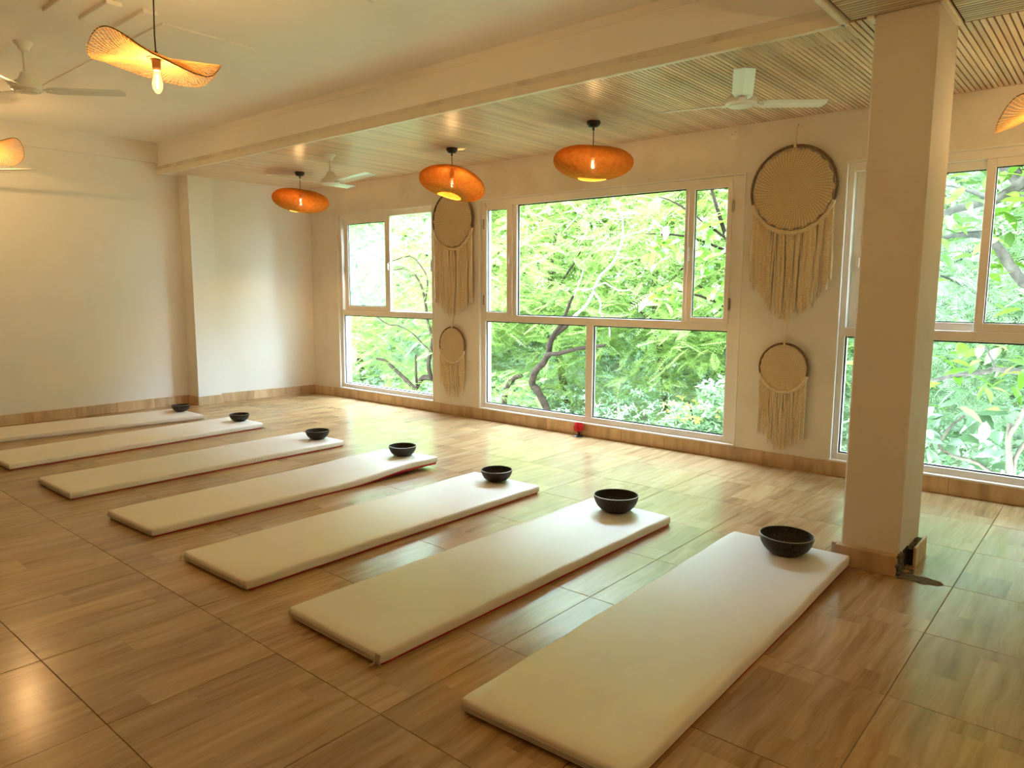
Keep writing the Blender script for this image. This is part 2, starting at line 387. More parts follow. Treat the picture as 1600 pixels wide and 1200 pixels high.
# ================================================================== ROOM SHELL
# window wall
W1 = (0.555, 2.257, 0.12, 2.255); W2 = (2.965, 5.765, 0.12, 2.252); W3 = (6.515, 8.25, 0.12, 2.256)
b = MB(); T = 0.18
xs = [(-0.5, W1[0]), (W1[1], W2[0]), (W2[1], W3[0]), (W3[1], XR + 0.2)]
for a, c in xs: b.box(a, c, 0, T, 0.12, 2.255)
b.box(-0.5, XR + 0.2, 0, T, -0.3, 0.12); b.box(-0.5, XR + 0.2, 0, T, 2.255, 3.1)
struct(obj('wall_back', b, M_wallb))
# left wall: two fields either side of a shallow pilaster
b = MB()
def prism(mb, poly, z0, z1):
    n = len(poly)
    mb.add([(x, y, z0) for x, y in poly] + [(x, y, z1) for x, y in poly],
           [tuple(range(n))[::-1], tuple(range(n, 2*n))] + [(i, (i+1) % n, n + (i+1) % n, n + i) for i in range(n)])
prism(b, [(-0.6, 0.18), (-0.6, YF - .2), (-0.29, YF - .2), (-0.29, -1.55), (-0.06, -1.55), (-0.06, -1.27), (-0.125, -1.27), (0.0, 0.0), (0.0, 0.18)], -0.3, 3.1)
struct(obj('wall_left', b, M_wall))
b = MB(); b.box(-0.29, -0.25, YF, -1.774, 2.735, 2.96); o = struct(obj('trim_1', b, M_wall))
b = MB(); b.box(XR, XR + .2, YF - .2, 0.2, -0.3, 3.1); struct(obj('wall_right', b, M_wall))
b = MB(); b.box(-0.6, XR + .2, YF - .2, YF, -0.3, 3.1); struct(obj('wall_front', b, M_darkwall))
# main ceiling with its thin raised panels and blocks
b = MB(); b.box(-0.6, XR + .2, YF - .2, 0.2, HM, HM + .25); ceil = struct(obj('ceiling', b, M_ceil))
for (x0, x1, y0, y1) in [(1.40, 3.52, -3.40, -2.785), (3.885, 4.76, -3.56, -2.785)]:
    b = MB(); b.cbox(x0, x1, y0, y1, HM - 0.008, HM + 0.01, 0.002); obj('ceiling_panel', b, M_ceil, ceil)
bl = None
for y0, xa, xb in ((-3.95, 3.22, 3.62), (-3.765, 3.235, 3.65), (-3.575, 3.24, 3.67)):
    b = MB(); b.cbox(xa, xb, y0, y0 + 0.085, HM - 0.022, HM + 0.01, 0.004); obj('ceiling_block', b, M_ceil, ceil)
# beam
b = MB(); b.box(-0.3, 6.97, -1.774, -1.50, 2.62, 2.96); b.box(-0.3, 6.97, -1.782, -1.774, 2.895, 2.96)
beam = struct(obj('beam', b, M_ceil))
b = MB(); b.cbox(-0.3, 6.97, -1.784, -1.77, 2.655, 2.70, 0.004); obj('filler_band', b, M_beamlow, beam)
b = MB(); b.cbox(-0.29, 6.985, -1.800, -1.762, 2.602, 2.657, 0.003); struct(obj('trim_2', b, M_trim))
b = MB(); b.cbox(6.965, 6.998, YF, -1.755, 2.602, 2.96, 0.004); struct(obj('trim_3', b, M_trim))
# pillar
PX0, PX1, PY0, PY1 = 7.112, 7.378, -1.774, -1.350
b = MB(); b.cbox(PX0, PX1, PY0, PY1, -0.01, HM, 0.008); pil = struct(obj('pillar', b, M_pillar))
b = MB(); b.cbox(PX0 - .014, PX1 - .0, PY0 - .045, PY0 - .0, 0, 0.100, 0.003); obj('skirting_tile', b, M_skirt, pil)
b = MB(); b.cbox(PX1 + .032, PX1 + .045, -1.62, PY1 - .03, 0, 0.100, 0.002); obj('skirting_tile', b, M_skirt, pil)
b = MB(); b.cbox(PX0 - .04, PX0, PY0 - .02, PY1, 0, 0.100, 0.003); obj('skirting_tile', b, M_skirt, pil)
b = MB(); b.box(PX1 - .002, PX1 + .0325, -1.600, PY1 - .032, 0.0, 0.086); b.box(PX1 - .001, PX1 + .003, -1.70, -1.60, 0, .10); obj('gap_shade_fill', b, M_black, pil)  # solid black boxes stand in for the deep shade of the hollow
b = MB()                                                       # crumbled cement where a skirting tile is missing
def lump(x, y, z, r, fl=.7):
    b.lathe([(.001, -r*fl), (r*.75, -r*fl*.6), (r, 0), (r*.7, r*fl*.55), (.001, r*fl)], 7, (x, y, max(z, r*fl*.4)))
for k in range(70):                                            # bedding on the pillar corner
    z = rnd.random() * .10; y = rnd.uniform(PY0 - .038, -1.69 - z * .2); lump(PX1 + rnd.uniform(-.004, .006), y, z, rnd.uniform(.007, .014), .9)
for k in range(40): lump(PX1 + rnd.uniform(0, .05), rnd.uniform(PY0 - .05, -1.66), 0, rnd.uniform(.006, .013), .5)
for k in range(24): lump(PX1 + rnd.uniform(.002, .030), rnd.uniform(-1.61, PY1 - .05), .088, rnd.uniform(.008, .013), .6)
obj('broken_cement', b, M_cement, pil)
# mortar stain on the floor
b = MB(); n = 28
ring = [(7.475 + math.cos(2*PI*k/n) * .10 * (1 + .12*math.sin(3*k)), -1.775 + math.sin(2*PI*k/n) * .05 * (1 + .15*math.cos(2*k))) for k in range(n)]
b.add([(x, y, .0005) for x, y in ring] + [(7.475 + (x-7.475)*.8, -1.775 + (y+1.775)*.8, .004) for x, y in ring], [tuple(range(n, 2*n))] + [(i, (i+1) % n, n+(i+1) % n, n+i) for i in range(n)])
tag(obj('cement_patch', b, M_cement), 'dried grey cement patch on the floor tiles beside the broken pillar base', 'cement patch')
# quarter-round strip round the pillar head
b = MB(); b.cbox(PX1 - .002, PX1 + .030, -1.79, PY1 - .075, HC - .010, HC + .01, 0.006); b.cbox(PX0 - .03, PX0 + .002, -1.80, -1.70, HC - .012, HC + .01, 0.004)
struct(obj('trim_4', b, M_trim, smooth=False))
# slatted ceilings
SL = 0.0298; SW = 0.0232
b = MB(); b.box(-0.3, XR, -1.77, 0.02, HC + .013, HC + .05); sc = struct(obj('slatted_ceiling', b, M_black))
me = {}
b = MB(); b.cbox(-SW/2, SW/2, 0.004, 1.764, 0, .014, .0015); me['long'] = b.mesh('slat', M_slaty)
b = MB(); b.cbox(-SW/2, SW/2, 0.004, 1.416, 0, .014, .0015); me['short'] = b.mesh('slat', M_slaty)
k = 0; x = -0.085
while x < XR - .02 and k < 300:
    y0 = -1.765 if x < PX1 + .02 else -1.422
    link('slat', me['long' if x < PX1 + .02 else 'short'], sc, (x, y0, HC)); x += SL; k += 1
b = MB(); b.box(6.99, XR, YF, -1.42, HC + .0135, HC + .052); sc2 = struct(obj('slatted_ceiling', b, M_black))
b = MB(); b.cbox(0.012, XR - 7.0, -SW/2, SW/2, 0, .014, .0015); me['cross'] = b.mesh('slat', M_slatx)
b = MB(); b.cbox(PX1 + .04 - 7.0, XR - 7.0, -SW/2, SW/2, 0, .014, .0015); me['crossr'] = b.mesh('slat', M_slatx)
y = -1.440
while y > YF + .02:
    link('slat', me['crossr' if y > PY0 - .01 else 'cross'], sc2, (7.0, y, HC)); y -= .0302
# floor
b = MB(); b.box(-0.6, XR + .2, YF - .2, 0.2, -0.3, -0.003); flo = struct(obj('floor', b, M_grout))
P = 0.6045; G = 0.0022
b = MB(); b.cbox(-P/2 + G/2, P/2 - G/2, -P/2 + G/2, P/2 - G/2, -0.012, 0.0, 0.0012); tme = b.mesh('tile', M_tile)
X0 = 7.611; Y0 = -1.175
for i in range(-13, 3):
    for j in range(-10, 3):
        cx = X0 + (i - .5) * P; cyy = Y0 + (j - .5) * .5965
        if cx < -.6 or cyy > .3 or cx > XR + .1: continue
        o = link('tile', tme, flo, (cx, cyy, rnd.uniform(-.0004, .0004)), (rnd.uniform(-.0006, .0006), rnd.uniform(-.0006, .0006), 0))
        o.scale = (1, .5965 / P, 1)
# skirtings, cut into pieces
def skirting(name, runs):
    root = struct(empty(name))
    for (p, q, h) in runs:
        p = Vector((*p, 0)); q = Vector((*q, 0)); L = (q - p).length; n = max(1, round(L / .42)); a = math.atan2(q.y - p.y, q.x - p.x)
        for i in range(n):
            w = L / n; hh = h + rnd.uniform(-.002, .002)
            b = MB(); b.cbox(0.0008, w - .0008, -0.012, 0.0, 0, hh, .0015)
            o = obj('skirting_tile', b, M_skirt, root); o.location = p + (q - p) * (i / n); o.rotation_euler = (0, 0, a)
    return root
skirting('baseboard_back', [((0.012, 0.0), (XR, 0.0), .108)])
skirting('baseboard_left', [((-0.29, -5.6), (-0.29, -1.55), .105), ((-0.29, -1.55), (-0.048, -1.55), .105), ((-0.06, -1.562), (-0.06, -1.258), .105), ((-0.125, -1.27), (0.0, 0.0), .105)])

# ================================================================== WINDOWS
FY0, FY1 = 0.030, 0.085
def pane(win, x0, x1, z0, z1, y, mat=None, parent=None):
    b = MB(); b.box(x0, x1, y - .003, y + .003, z0, z1); o = obj('pane', b, mat or M_glass, parent or win)
    b = MB(); g = .010; yy0, yy1 = y - .009, y - .0035
    b.box(x0, x0 + g, yy0, yy1, z0, z1); b.box(x1 - g, x1, yy0, yy1, z0, z1); b.box(x0 + g, x1 - g, yy0, yy1, z0, z0 + g); b.box(x0 + g, x1 - g, yy0, yy1, z1 - g, z1)
    obj('gasket', b, M_gasket, parent or win); return o
def sash(win, x0, x1, z0, z1, px0, px1, pz0, pz1, y0, y1, mat=None):
    b = MB(); b.frame(x0, x1, z0, z1, y0, y1, px0 - x0, x1 - px1, pz0 - z0, z1 - pz1); s = obj('sash', b, M_upvc, win)
    pane(win, px0 - .004, px1 + .004, pz0 - .004, pz1 + .004, (y0 + y1) / 2 + .008, mat, s); return s
def handle(par, x, z, y, w=.016, h=.11):
    b = MB(); b.cbox(x - w/2, x + w/2, y - .010, y, z - h/2, z + h/2, .003); b.cbox(x - w/2 + .003, x + w/2 - .003, y - .022, y - .010, z - h/2 + .02, z + h/2 - .02, .003)
    obj('handle', b, M_upvc, par)
def hinge(win, x, z, y, h=.10):
    b = MB(); b.tube([(x, y, z - h/2), (x, y, z + h/2)], .0075, 10); b.cbox(x - .012, x + .012, y + .001, y + .006, z - h/2 + .01, z + h/2 - .01, .001); obj('hinge', b, M_steel, win)
# window 1
w = struct(empty('window_1')); x0, x1, z0, z1 = W1
b = MB(); b.frame(x0, x1, z0, z1, FY0, FY1 + .04, .042, .045, .052, .062); obj('frame', b, M_upvc, w)
b = MB(); b.cbox(x0 + .042, x1 - .045, FY0, FY1 + .04, 1.032, 1.100, .003); obj('transom', b, M_upvc, w)
pane(w, .597, 2.212, .172, 1.032, .062)
s = sash(w, .640, 1.500, 1.100, 2.193, .712, 1.412, 1.152, 2.142, .040, .070, M_hazy); handle(s, 1.478, 1.62, .040)
s = sash(w, .585, 1.450, 1.100, 2.193, .650, 1.395, 1.150, 2.145, .085, .115, M_hazy); handle(s, .615, 1.60, .085)
b = MB(); b.cbox(x1 - .075, x1 - .045, .045, .06, 1.55, 1.68, .003); obj('lock_plate', b, M_steel, w)
# window 2
w = struct(empty('window_2')); x0, x1, z0, z1 = W2
b = MB(); b.frame(x0, x1, z0, z1, FY0, FY1, .053, .108, .055, .066); obj('frame', b, M_upvc, w)
b = MB(); b.cbox(3.018, 5.657, FY0, FY1, 1.033, 1.103, .003); obj('transom', b, M_upvc, w)
b = MB(); b.cbox(4.287, 4.361, FY0 - .003, FY1, .175, 1.033, .003); obj('mullion', b, M_upvc, w)
pane(w, 3.018, 4.287, .175, 1.033, .060); pane(w, 4.361, 5.657, .175, 1.033, .060)
b = MB(); b.cbox(3.385, 3.437, FY0, FY1, 1.103, 2.186, .003); obj('mullion', b, M_upvc, w)
b = MB(); b.cbox(5.252, 5.300, FY0, FY1, 1.103, 2.186, .003); obj('mullion', b, M_upvc, w)
pane(w, 3.437, 5.252, 1.103, 2.186, .066)
s = sash(w, 3.010, 3.388, 1.095, 2.195, 3.046, 3.316, 1.132, 2.155, FY0 - .012, FY1 - .02); handle(s, 3.352, 1.655, FY0 - .012)
s = sash(w, 5.290, 5.662, 1.098, 2.205, 5.342, 5.622, 1.138, 2.166, FY0 - .014, FY1 - .022); handle(s, 5.314, 1.655, FY0 - .014)
for z in (2.02, 1.25): hinge(w, 3.003, z, FY0 - .008); hinge(w, 5.668, z, FY0 - .010)
# window 3
w = struct(empty('window_3')); x0, x1, z0, z1 = W3
b = MB(); b.frame(x0, x1, z0, z1, FY0, FY1 + .04, .040, .045, .048, .060); obj('frame', b, M_upvc, w)
b = MB(); b.cbox(x0 + .040, x1 - .045, FY0, FY1 + .04, 1.032, 1.100, .003); obj('transom', b, M_upvc, w)
pane(w, x0 + .04, x1 - .045, .168, 1.032, .062)
s = sash(w, 7.345, 8.205, 1.100, 2.196, 7.398, 8.15, 1.155, 2.142, .040, .070, M_glass)
s = sash(w, 6.560, 7.400, 1.100, 2.196, 6.640, 7.352, 1.152, 2.140, .085, .115, M_hazy); handle(s, 6.60, 1.56, .085, .03)
# painted sill nosing under each window
for nme, ww in (('trim_5', W1), ('trim_6', W2), ('trim_7', W3)):
    b = MB(); b.cbox(ww[0] - .01, ww[1] + .008, -.013, .035, .108, .124, .003); struct(obj(nme, b, M_upvc))
# plaster beads round the openings
for nme, ww in (('trim_8', W1), ('trim_9', W2), ('trim_10', W3)):
    b = MB(); e = .012
    b.cbox(ww[0] - e, ww[0] + .002, -.004, .01, .12, ww[3] + e, .002); b.cbox(ww[1] - .002, ww[1] + e, -.004, .01, .12, ww[3] + e, .002); b.cbox(ww[0] - e, ww[1] + e, -.005, .01, ww[3] - .002, ww[3] + e, .002)
    struct(obj(nme, b, M_wall))

# ================================================================== FLOOR MATS
def mat_mesh(quad, lift=0.0, th=0.052, seed=0):
    r = random.Random(seed); nl, fl, fr, nr = [Vector((*p, 0)) for p in quad]
    cx = (nl + fl + fr + nr) / 4
    nu, nv = 14, 44
    lev = [(0.006, 0.008), (0.0, 0.014), (0.0, th - .012), (0.004, th - .004), (0.012, th)]
    ph = [r.uniform(0, 6) for _ in range(4)]
    def P(u, v):
        a = nl.lerp(nr, u); c = fl.lerp(fr, u); return a.lerp(c, v)
    W_ = (nr - nl).length; L_ = (fl - nl).length
    def lz(u, v):
        t = min(1, max(0, (v - .62) / .26)); return lift * t * t * (3 - 2*t) * (0.35 + .65*u)
    vs = []; fs = []
    def ringpts(inset, z):
        iu, iv = inset / W_, inset / L_; out = []
        seq = [(i / nu, 0) for i in range(nu)] + [(1, j / nv) for j in range(nv)] + [(1 - i / nu, 1) for i in range(nu)] + [(0, 1 - j / nv) for j in range(nv)]
        for u, v in seq:
            uu = iu + u * (1 - 2*iu); vv = iv + v * (1 - 2*iv)
            # corners slightly rounded
            cu = min(uu, 1 - uu) * W_; cv = min(vv, 1 - vv) * L_; R = .02
            p = P(uu, vv)
            if cu < R and cv < R:
                k = (1 - cu / R) * (1 - cv / R) * .28 * R * 1.2
                ctr = P(.5, .5); d = Vector(((ctr - p).x / W_, (ctr - p).y / L_, 0)).normalized(); p = p + Vector((math.copysign(k, d.x), math.copysign(k, d.y), 0))
            w_ = .0022 * math.sin(vv * 34 + ph[0]) * (1 if z > .02 else .3)
            out.append((p.x + w_ * (1 if u in (0, 1) else 0), p.y, z + lz(uu, vv)))
        return out
    n = 2 * (nu + nv); base = []
    for ins, z in lev: base.append(len(vs)); vs += ringpts(ins, z)
    for a in range(len(lev) - 1):
        for k in range(n): fs.append((base[a] + k, base[a] + (k + 1) % n, base[a+1] + (k + 1) % n, base[a+1] + k))
    fs.append(tuple(range(n))[::-1])
    # top grid reuses the last ring on its border
    last = base[-1]; gi = {}
    seqi = [(i, 0) for i in range(nu)] + [(nu, j) for j in range(nv)] + [(nu - i, nv) for i in range(nu)] + [(0, nv - j) for j in range(nv)]
    for k, ij in enumerate(seqi): gi[ij] = last + k
    iu, iv = .012 / W_, .012 / L_
    for i in range(1, nu):
        for j in range(1, nv):
            u, v = i / nu, j / nv; p = P(iu + u*(1-2*iu), iv + v*(1-2*iv))
            z = th + lz(u, v) + .0022 * math.sin(u * 5 + ph[1]) * math.sin(v * 9 + ph[2]) - .002 * (1 - abs(2*u - 1)) + .0012 * math.sin(v * 47 + u * 6 + ph[3]) * u
            gi[i, j] = len(vs); vs.append((p.x, p.y, z))
    for i in range(nu):
        for j in range(nv): fs.append((gi[i, j], gi[i+1, j], gi[i+1, j+1], gi[i, j+1]))
    b = MB(); b.add([(x - cx.x, y - cx.y, z) for x, y, z in vs], fs)
    return b, cx, P
MATS = [
    ([(6.588, -3.985), (6.569, -1.833), (7.181, -1.832), (7.205, -3.955)], 'white floor mat nearest the pillar with a large bowl at its head', 0.012),
    ([(5.573, -3.968), (5.612, -1.800), (6.190, -1.815), (6.175, -3.975)], 'white floor mat with a broken zip corner, second from the pillar', 0.0),
    ([(4.614, -3.955), (4.600, -1.810), (5.200, -1.800), (5.205, -3.945)], 'white floor mat third from the pillar with glossy creases by its bowl', 0.0),
    ([(3.598, -3.930), (3.560, -1.790), (4.175, -1.760), (4.157, -3.910)], 'white floor mat in the middle of the row, far end lifted off the floor', 0.036),
    ([(2.440, -3.944), (2.400, -1.790), (3.010, -1.770), (3.040, -3.944)], 'white floor mat third from the plain left wall, red edge puckered midway', 0.0),
    ([(1.270, -3.965), (1.150, -1.800), (1.740, -1.790), (1.860, -3.960)], 'white floor mat second from the plain left wall, near corner cut by the frame', 0.0),
    ([(0.060, -3.950), (0.240, -1.960), (0.853, -1.945), (0.620, -3.950)], 'white floor mat closest to the plain left wall with wrinkled side', 0.0)]
for i, (q, lab, lift) in enumerate(MATS):
    b, c, P = mat_mesh(q, lift, seed=i)
    root = tag(empty('floor_mat', (c.x, c.y, 0)), lab, 'mat', 'floor mats laid in a row')
    obj('cover', b, M_mat, root, smooth=True)
    b = MB(); ins = .004; nv = 20                                    # red backing under the white cover
    vs = []; fs = []
    for j in range(nv + 1):
        v = .01 + .98 * j / nv; t = min(1, max(0, (v - .62) / .26)); lz = lift * t * t * (3 - 2*t)
        puff = (.004 if i in (0, 1, 3, 4) else .002) * (0.2 + .8 * math.sin(PI * min(1, max(0, (v - .25) / .7))))
        for u, f in ((.012, .35), (1 - .012, 1)):
            p = P(u, v); p = p + (P(1, v) - P(0, v)).normalized() * (puff - .001 if u > .5 else 0)
            vs += [(p.x - c.x, p.y - c.y, .0008 + lz * f * .8), (p.x - c.x, p.y - c.y, .0085 + lz * f)]
    for j in range(nv):
        a = j * 4; d = a + 4
        fs += [(a, d, d+1, a+1), (a+2, a+3, d+3, d+2), (a+1, d+1, d+3, a+3), (a, a+2, d+2, d)]
    fs += [(0, 1, 3, 2), (nv*4, nv*4+2, nv*4+3, nv*4+1)]
    b.add(vs, fs); o = obj('red_underside', b, M_red if i != 6 else M_zip, root); 
    if i != 6: o['label'] = 'red cloth underside'
    b = MB()                                                         # zip along the near end
    pts = [P(u, 0) + Vector((0, -.0015, .026)) - c for u in np.linspace(.015, .985, 24)]
    b.tube([p + Vector((0, 0, .006)) for p in pts], .0016, 5); b.tube([p - Vector((0, 0, .006)) for p in pts], .0016, 5); b.tube(pts, .0022, 5)
    if i in (1,):
        e = P(1, 0) - c
        b.tube([e + Vector((-.02, -.004, .026)), e + Vector((-.012, -.012, .02)), e + Vector((-.03, -.028, .004))], [.005, .006, .003], 6)
        for k in range(6): b.tube([e + Vector((-.016 + .005*k, -.003, .012)), e + Vector((-.013 + .004*k, -.008, .03)), e + Vector((-.018 + .005*k, .0, .05))], .0022, 5)
    if i == 2:
        e = P(0, 0) - c; b.tube([e + Vector((0.0, -.004, .03)), e + Vector((-.006, -.008, .018)), e + Vector((-.005, -.008, .004))], .0028, 5)
    obj('zip', b, M_zip, root, smooth=True)
    if i in (4, 6):
        b = MB(); v0 = .52 if i == 4 else .42
        for k in range(9):
            v = v0 + k * .014; p = P(1, v) - c
            b.tube([p + Vector((.0005, -.01, .010)), p + Vector((.003, 0, .026)), p + Vector((-.002, .008, .044))], .0035, 5)
        obj('gathered_seam', b, M_mat, root, smooth=True)

# ================================================================== SINGING BOWLS
def bowl_root():
    root = empty('singing_bowl')
    b = MB(); pr = [(.001, 0), (.30, 0), (.47, .015), (.66, .10), (.82, .26), (.92, .44), (.975, .62), (.995, .72), (1.0, .79), (.955, .79), (.94, .66), (.88, .45), (.76, .28), (.60, .15), (.40, .06), (.001, .045)]
    b.lathe([(r * .5, z * .5) for r, z in pr], 44); obj('bowl_body', b, M_bowl, root, smooth=True)
    b = MB(); b.tube([(.490 * math.cos(a), .490 * math.sin(a), .397) for a in np.linspace(0, 2*PI, 45)[:-1]], .0125, 6, closed=True); obj('rim', b, M_rim, root, smooth=True)
    return root
BOWLS = [((6.913, -1.985), .262, .055, 'large dark metal singing bowl on the mat nearest the pillar'),
         ((5.888, -1.945), .266, .053, 'large dark metal singing bowl on the second mat from the pillar'),
         ((4.900, -1.905), .215, .053, 'dark metal singing bowl on the third mat from the pillar'),
         ((3.905, -1.890), .213, .075, 'dark metal singing bowl on the mat with a lifted far end'),
         ((2.782, -1.890), .206, .053, 'mottled dark singing bowl on the third mat from the left wall'),
         ((1.468, -1.895), .190, .053, 'mottled dark singing bowl on the second mat from the left wall'),
         ((0.470, -2.010), .186, .053, 'small speckled singing bowl on the mat closest to the left wall')]
proto = bowl_root()
for i, ((x, y), d, z, lab) in enumerate(BOWLS):
    o = proto if i == 0 else copy_tree(proto)
    o.location = (x, y, z); o.scale = (d, d, d * .92); o.rotation_euler = (rnd.uniform(-.02, .02), rnd.uniform(-.02, .02), rnd.uniform(0, 6)); tag(o, lab, 'bowl', 'singing bowls on the mats')

# red candle cup
root = tag(empty('candle_holder', (4.285, -.062, 0)), 'small red glass candle cup on a black foot by the window skirting', 'candle holder')
b = MB(); b.lathe([(.001, 0), (.044, 0), (.046, .004), (.040, .008), (.012, .012), (.010, .02), (.010, .034), (.018, .042), (.001, .042)], 20); obj('foot', b, M_blackp, root, smooth=True)
b = MB(); b.lathe([(.001, .040), (.020, .042), (.040, .055), (.0475, .072), (.045, .09), (.038, .108), (.040, .124), (.036, .124), (.034, .108), (.040, .09), (.040, .074), (.001, .055)], 24)
b.v = [(x * (1 + .05 * math.cos(5 * math.atan2(y, x))), y * (1 + .05 * math.cos(5 * math.atan2(y, x))), z) for x, y, z in b.v]
obj('glass_cup', b, M_redglass, root, smooth=True)

# ================================================================== LAMPS
def bulb_parts(root, z, r=.030, watts=None):
    b = MB(); b.lathe([(.001, 0), (.020, 0), (.022, -.01), (.020, -.045), (.016, -.055), (.001, -.055)], 16, (0, 0, z)); obj('socket', b, M_socket, root, smooth=True)
    zc = z - .055
    b = MB(); b.lathe([(.013, 0), (.015, -.015), (r * .8, -.04), (r, -.065), (r * .85, -.09), (r * .45, -.108), (.001, -.113)], 18, (0, 0, zc)); obj('bulb', b, M_bulb, root, smooth=True)
    b = MB(); b.tube([(-.006, 0, zc - .02), (-.008, 0, zc - .078), (0, 0, zc - .086), (.008, 0, zc - .078), (.006, 0, zc - .02)], .0022, 6); obj('filament', b, M_fil, root, smooth=True)
    ld = bpy.data.lights.get('bulb_light') if watts is None else None
    if ld is None:
        ld = bpy.data.lights.new('bulb_light', 'POINT'); ld.energy = watts or BULB_WATTS; ld.color = (1.0, 0.65, 0.335); ld.shadow_soft_size = .012
    lo = bpy.data.objects.new('bulb_light', ld); COL.objects.link(lo); lo.parent = root; lo.location = (0, 0, zc - .062)
# saucer lamps: woven bamboo in two crossing spirals
def saucer_shade():
    b = MB(); R = .302; prof = []
    def rad(t):      # t 0 (top opening) .. 1 (bottom opening)
        a = math.radians(-62 + 132 * t)
        return a
    def pt(t, ph):
        if t < .5:
            a = math.radians(87 * (1 - t / .5))
        else:
            a = -math.radians(73 * (t - .5) / .5)
        r = R * math.cos(a) ** .82; z = .122 * math.sin(a)
        wob = 1 + .012 * math.sin(3 * ph)
        return Vector((r * wob * math.cos(ph), r * wob * math.sin(ph), z + .014 * math.sin(2 * ph + .6) * (r / R)))
    N, K = 140, 22; wv = .0061
    for sgn in (1, -1):
        for i in range(N):
            ph0 = 2 * PI * i / N; vs = []; fs = []
            for k in range(K + 1):
                t = k / K; ph = ph0 + sgn * t * 1.05
                p = pt(t, ph); q = pt(min(1, t + .01), ph + sgn * .0105) - pt(max(0, t - .01), ph - sgn * .0105)
                nrm = Vector((p.x, p.y, p.z * 2.2)).normalized(); side = q.normalized().cross(nrm).normalized() * wv / 2
                p = p + nrm * (.0009 * sgn + .0006 * math.sin(k * PI))
                o = nrm * .0006
                vs += [p - side - o, p + side - o, p + side + o, p - side + o]
            for k in range(K):
                a = k * 4; c = a + 4
                fs += [(a, a+1, c+1, c), (a+1, a+2, c+2, c+1), (a+2, a+3, c+3, c+2), (a+3, a, c, c+3)]
            b.add(vs, fs)
    for t, rr in ((0, .004), (1, .004)):
        b.tube([pt(t, 2 * PI * k / 60) for k in range(60)], rr, 6, closed=True)
    return b.mesh('woven_shade', M_bamboo)
SHADE = saucer_shade()
def saucer(loc, tilt, lab, rz):
    x, y = loc; root = tag(empty('pendant_lamp', (x, y, HC)), lab, 'lamp', 'woven saucer pendant lamps under the slatted ceiling')
    b = MB(); b.lathe([(.001, 0), (.050, 0), (.052, -.008), (.050, -.022), (.036, -.040), (.012, -.046), (.001, -.046)], 24); obj('ceiling_rose', b, M_blackp, root, smooth=True)
    b = MB(); b.tube([(0, 0, -.04), (.001, 0, -.10), (0, 0, -.205)], .0032, 8); b.tube([(0, 0, -.04), (0, 0, -.066)], .008, 8); b.tube([(0, 0, -.185), (0, 0, -.215)], .008, 8); obj('cord', b, M_blackp, root, smooth=True)
    o = link('woven_shade', SHADE, root, (0, 0, -.305), (tilt[0], tilt[1], rz))
    bulb_parts(root, -.212)
    return root
saucer((1.105, -.87), (.10, .10), 'woven saucer pendant lamp in the far corner by the left wall', 1.0)
saucer((3.351, -.777), (.20, .16), 'tilted woven saucer pendant lamp in front of the narrower far wall hanging', 2.2)
saucer((4.925, -.844), (.02, .05), 'woven saucer pendant lamp above the wide middle window', .3)
# wavy lamps: a flat wheel of rattan sticks bent into waves
WAVE = [0.0, -.060, -.030, 0.0, -.015, .055, -.070, -.115]
def wavez(a):
    a = (a % (2 * PI)) / (2 * PI) * 8; i = int(a); t = a - i
    p = [WAVE[(i + k) % 8] for k in (-1, 0, 1, 2)]
    return .5 * ((2*p[1]) + (-p[0]+p[2])*t + (2*p[0]-5*p[1]+4*p[2]-p[3])*t*t + (-p[0]+3*p[1]-3*p[2]+p[3])*t**3)
def wavy_meshes():
    R = .298; b = MB()
    P3 = lambda r, a: Vector((r * math.cos(a), r * math.sin(a), wavez(a) * (r / R) ** 1.7))
    N = 84
    for sgn in (1, -1):
        for i in range(N):
            a0 = 2 * PI * i / N; pts = []
            L = 1.0 + .035 * ((i * 7919) % 13) / 13
            for k in range(10):
                t = k / 9; r = (.045 + (R * L - .045) * t); a = a0 + sgn * .75 * (1 - t) ** 1.2
                p = P3(r, a); p.z += sgn * .003; pts.append(p)
            b.tube(pts, .00155, 4, caps=False)
    shade = b.mesh('rattan_shade', M_rattan)
    b = MB()
    b.tube([P3(R, 2 * PI * k / 96) for k in range(96)], .0030, 6, closed=True)
    rim = b.mesh('rim', M_rimwire, True)
    b = MB()
    for r in (.05, .062): b.tube([P3(r, 2 * PI * k / 40) for k in range(40)], .003, 5, closed=True)
    hub = b.mesh('hub_ring', M_rattan, True)
    return shade, rim, hub
WV = wavy_meshes()
def wavy(x, y, z, ztop, lab, rz, watts=None):
    root = tag(empty('pendant_lamp', (x, y, z)), lab, 'lamp', 'wavy rattan pendant lamps')
    s = link('rattan_shade', WV[0], root, (0, 0, 0), (0, 0, rz)); link('rim', WV[1], root, (0, 0, 0), (0, 0, rz)); link('hub_ring', WV[2], root, (0, 0, 0), (0, 0, rz))
    b = MB(); b.lathe([(.001, 0), (.046, 0), (.046, -.006), (.001, -.006)], 20, (0, 0, -.002)); obj('cap_plate', b, M_socket, root, smooth=True)
    b = MB(); h = ztop - z; b.tube([(0, 0, h), (.006, 0, h * .6), (-.004, 0, h * .25), (0, 0, .02)], .0035, 8); b.tube([(0, 0, .03), (0, 0, 0)], .009, 10); b.lathe([(.001, 0), (.045, 0), (.045, -.03), (.001, -.035)], 20, (0, 0, h)); obj('cord', b, M_blackp, root, smooth=True)
    bulb_parts(root, -.006, .026, watts)
    return root
wavy(4.293, -3.80, 2.505, HM, 'wavy rattan pendant lamp hanging whole below the plain ceiling', YAW + .455)
wavy(0.70, -3.665, 2.535, HM, 'wavy rattan pendant lamp half cut off by the left edge of the picture', YAW + 2.4)
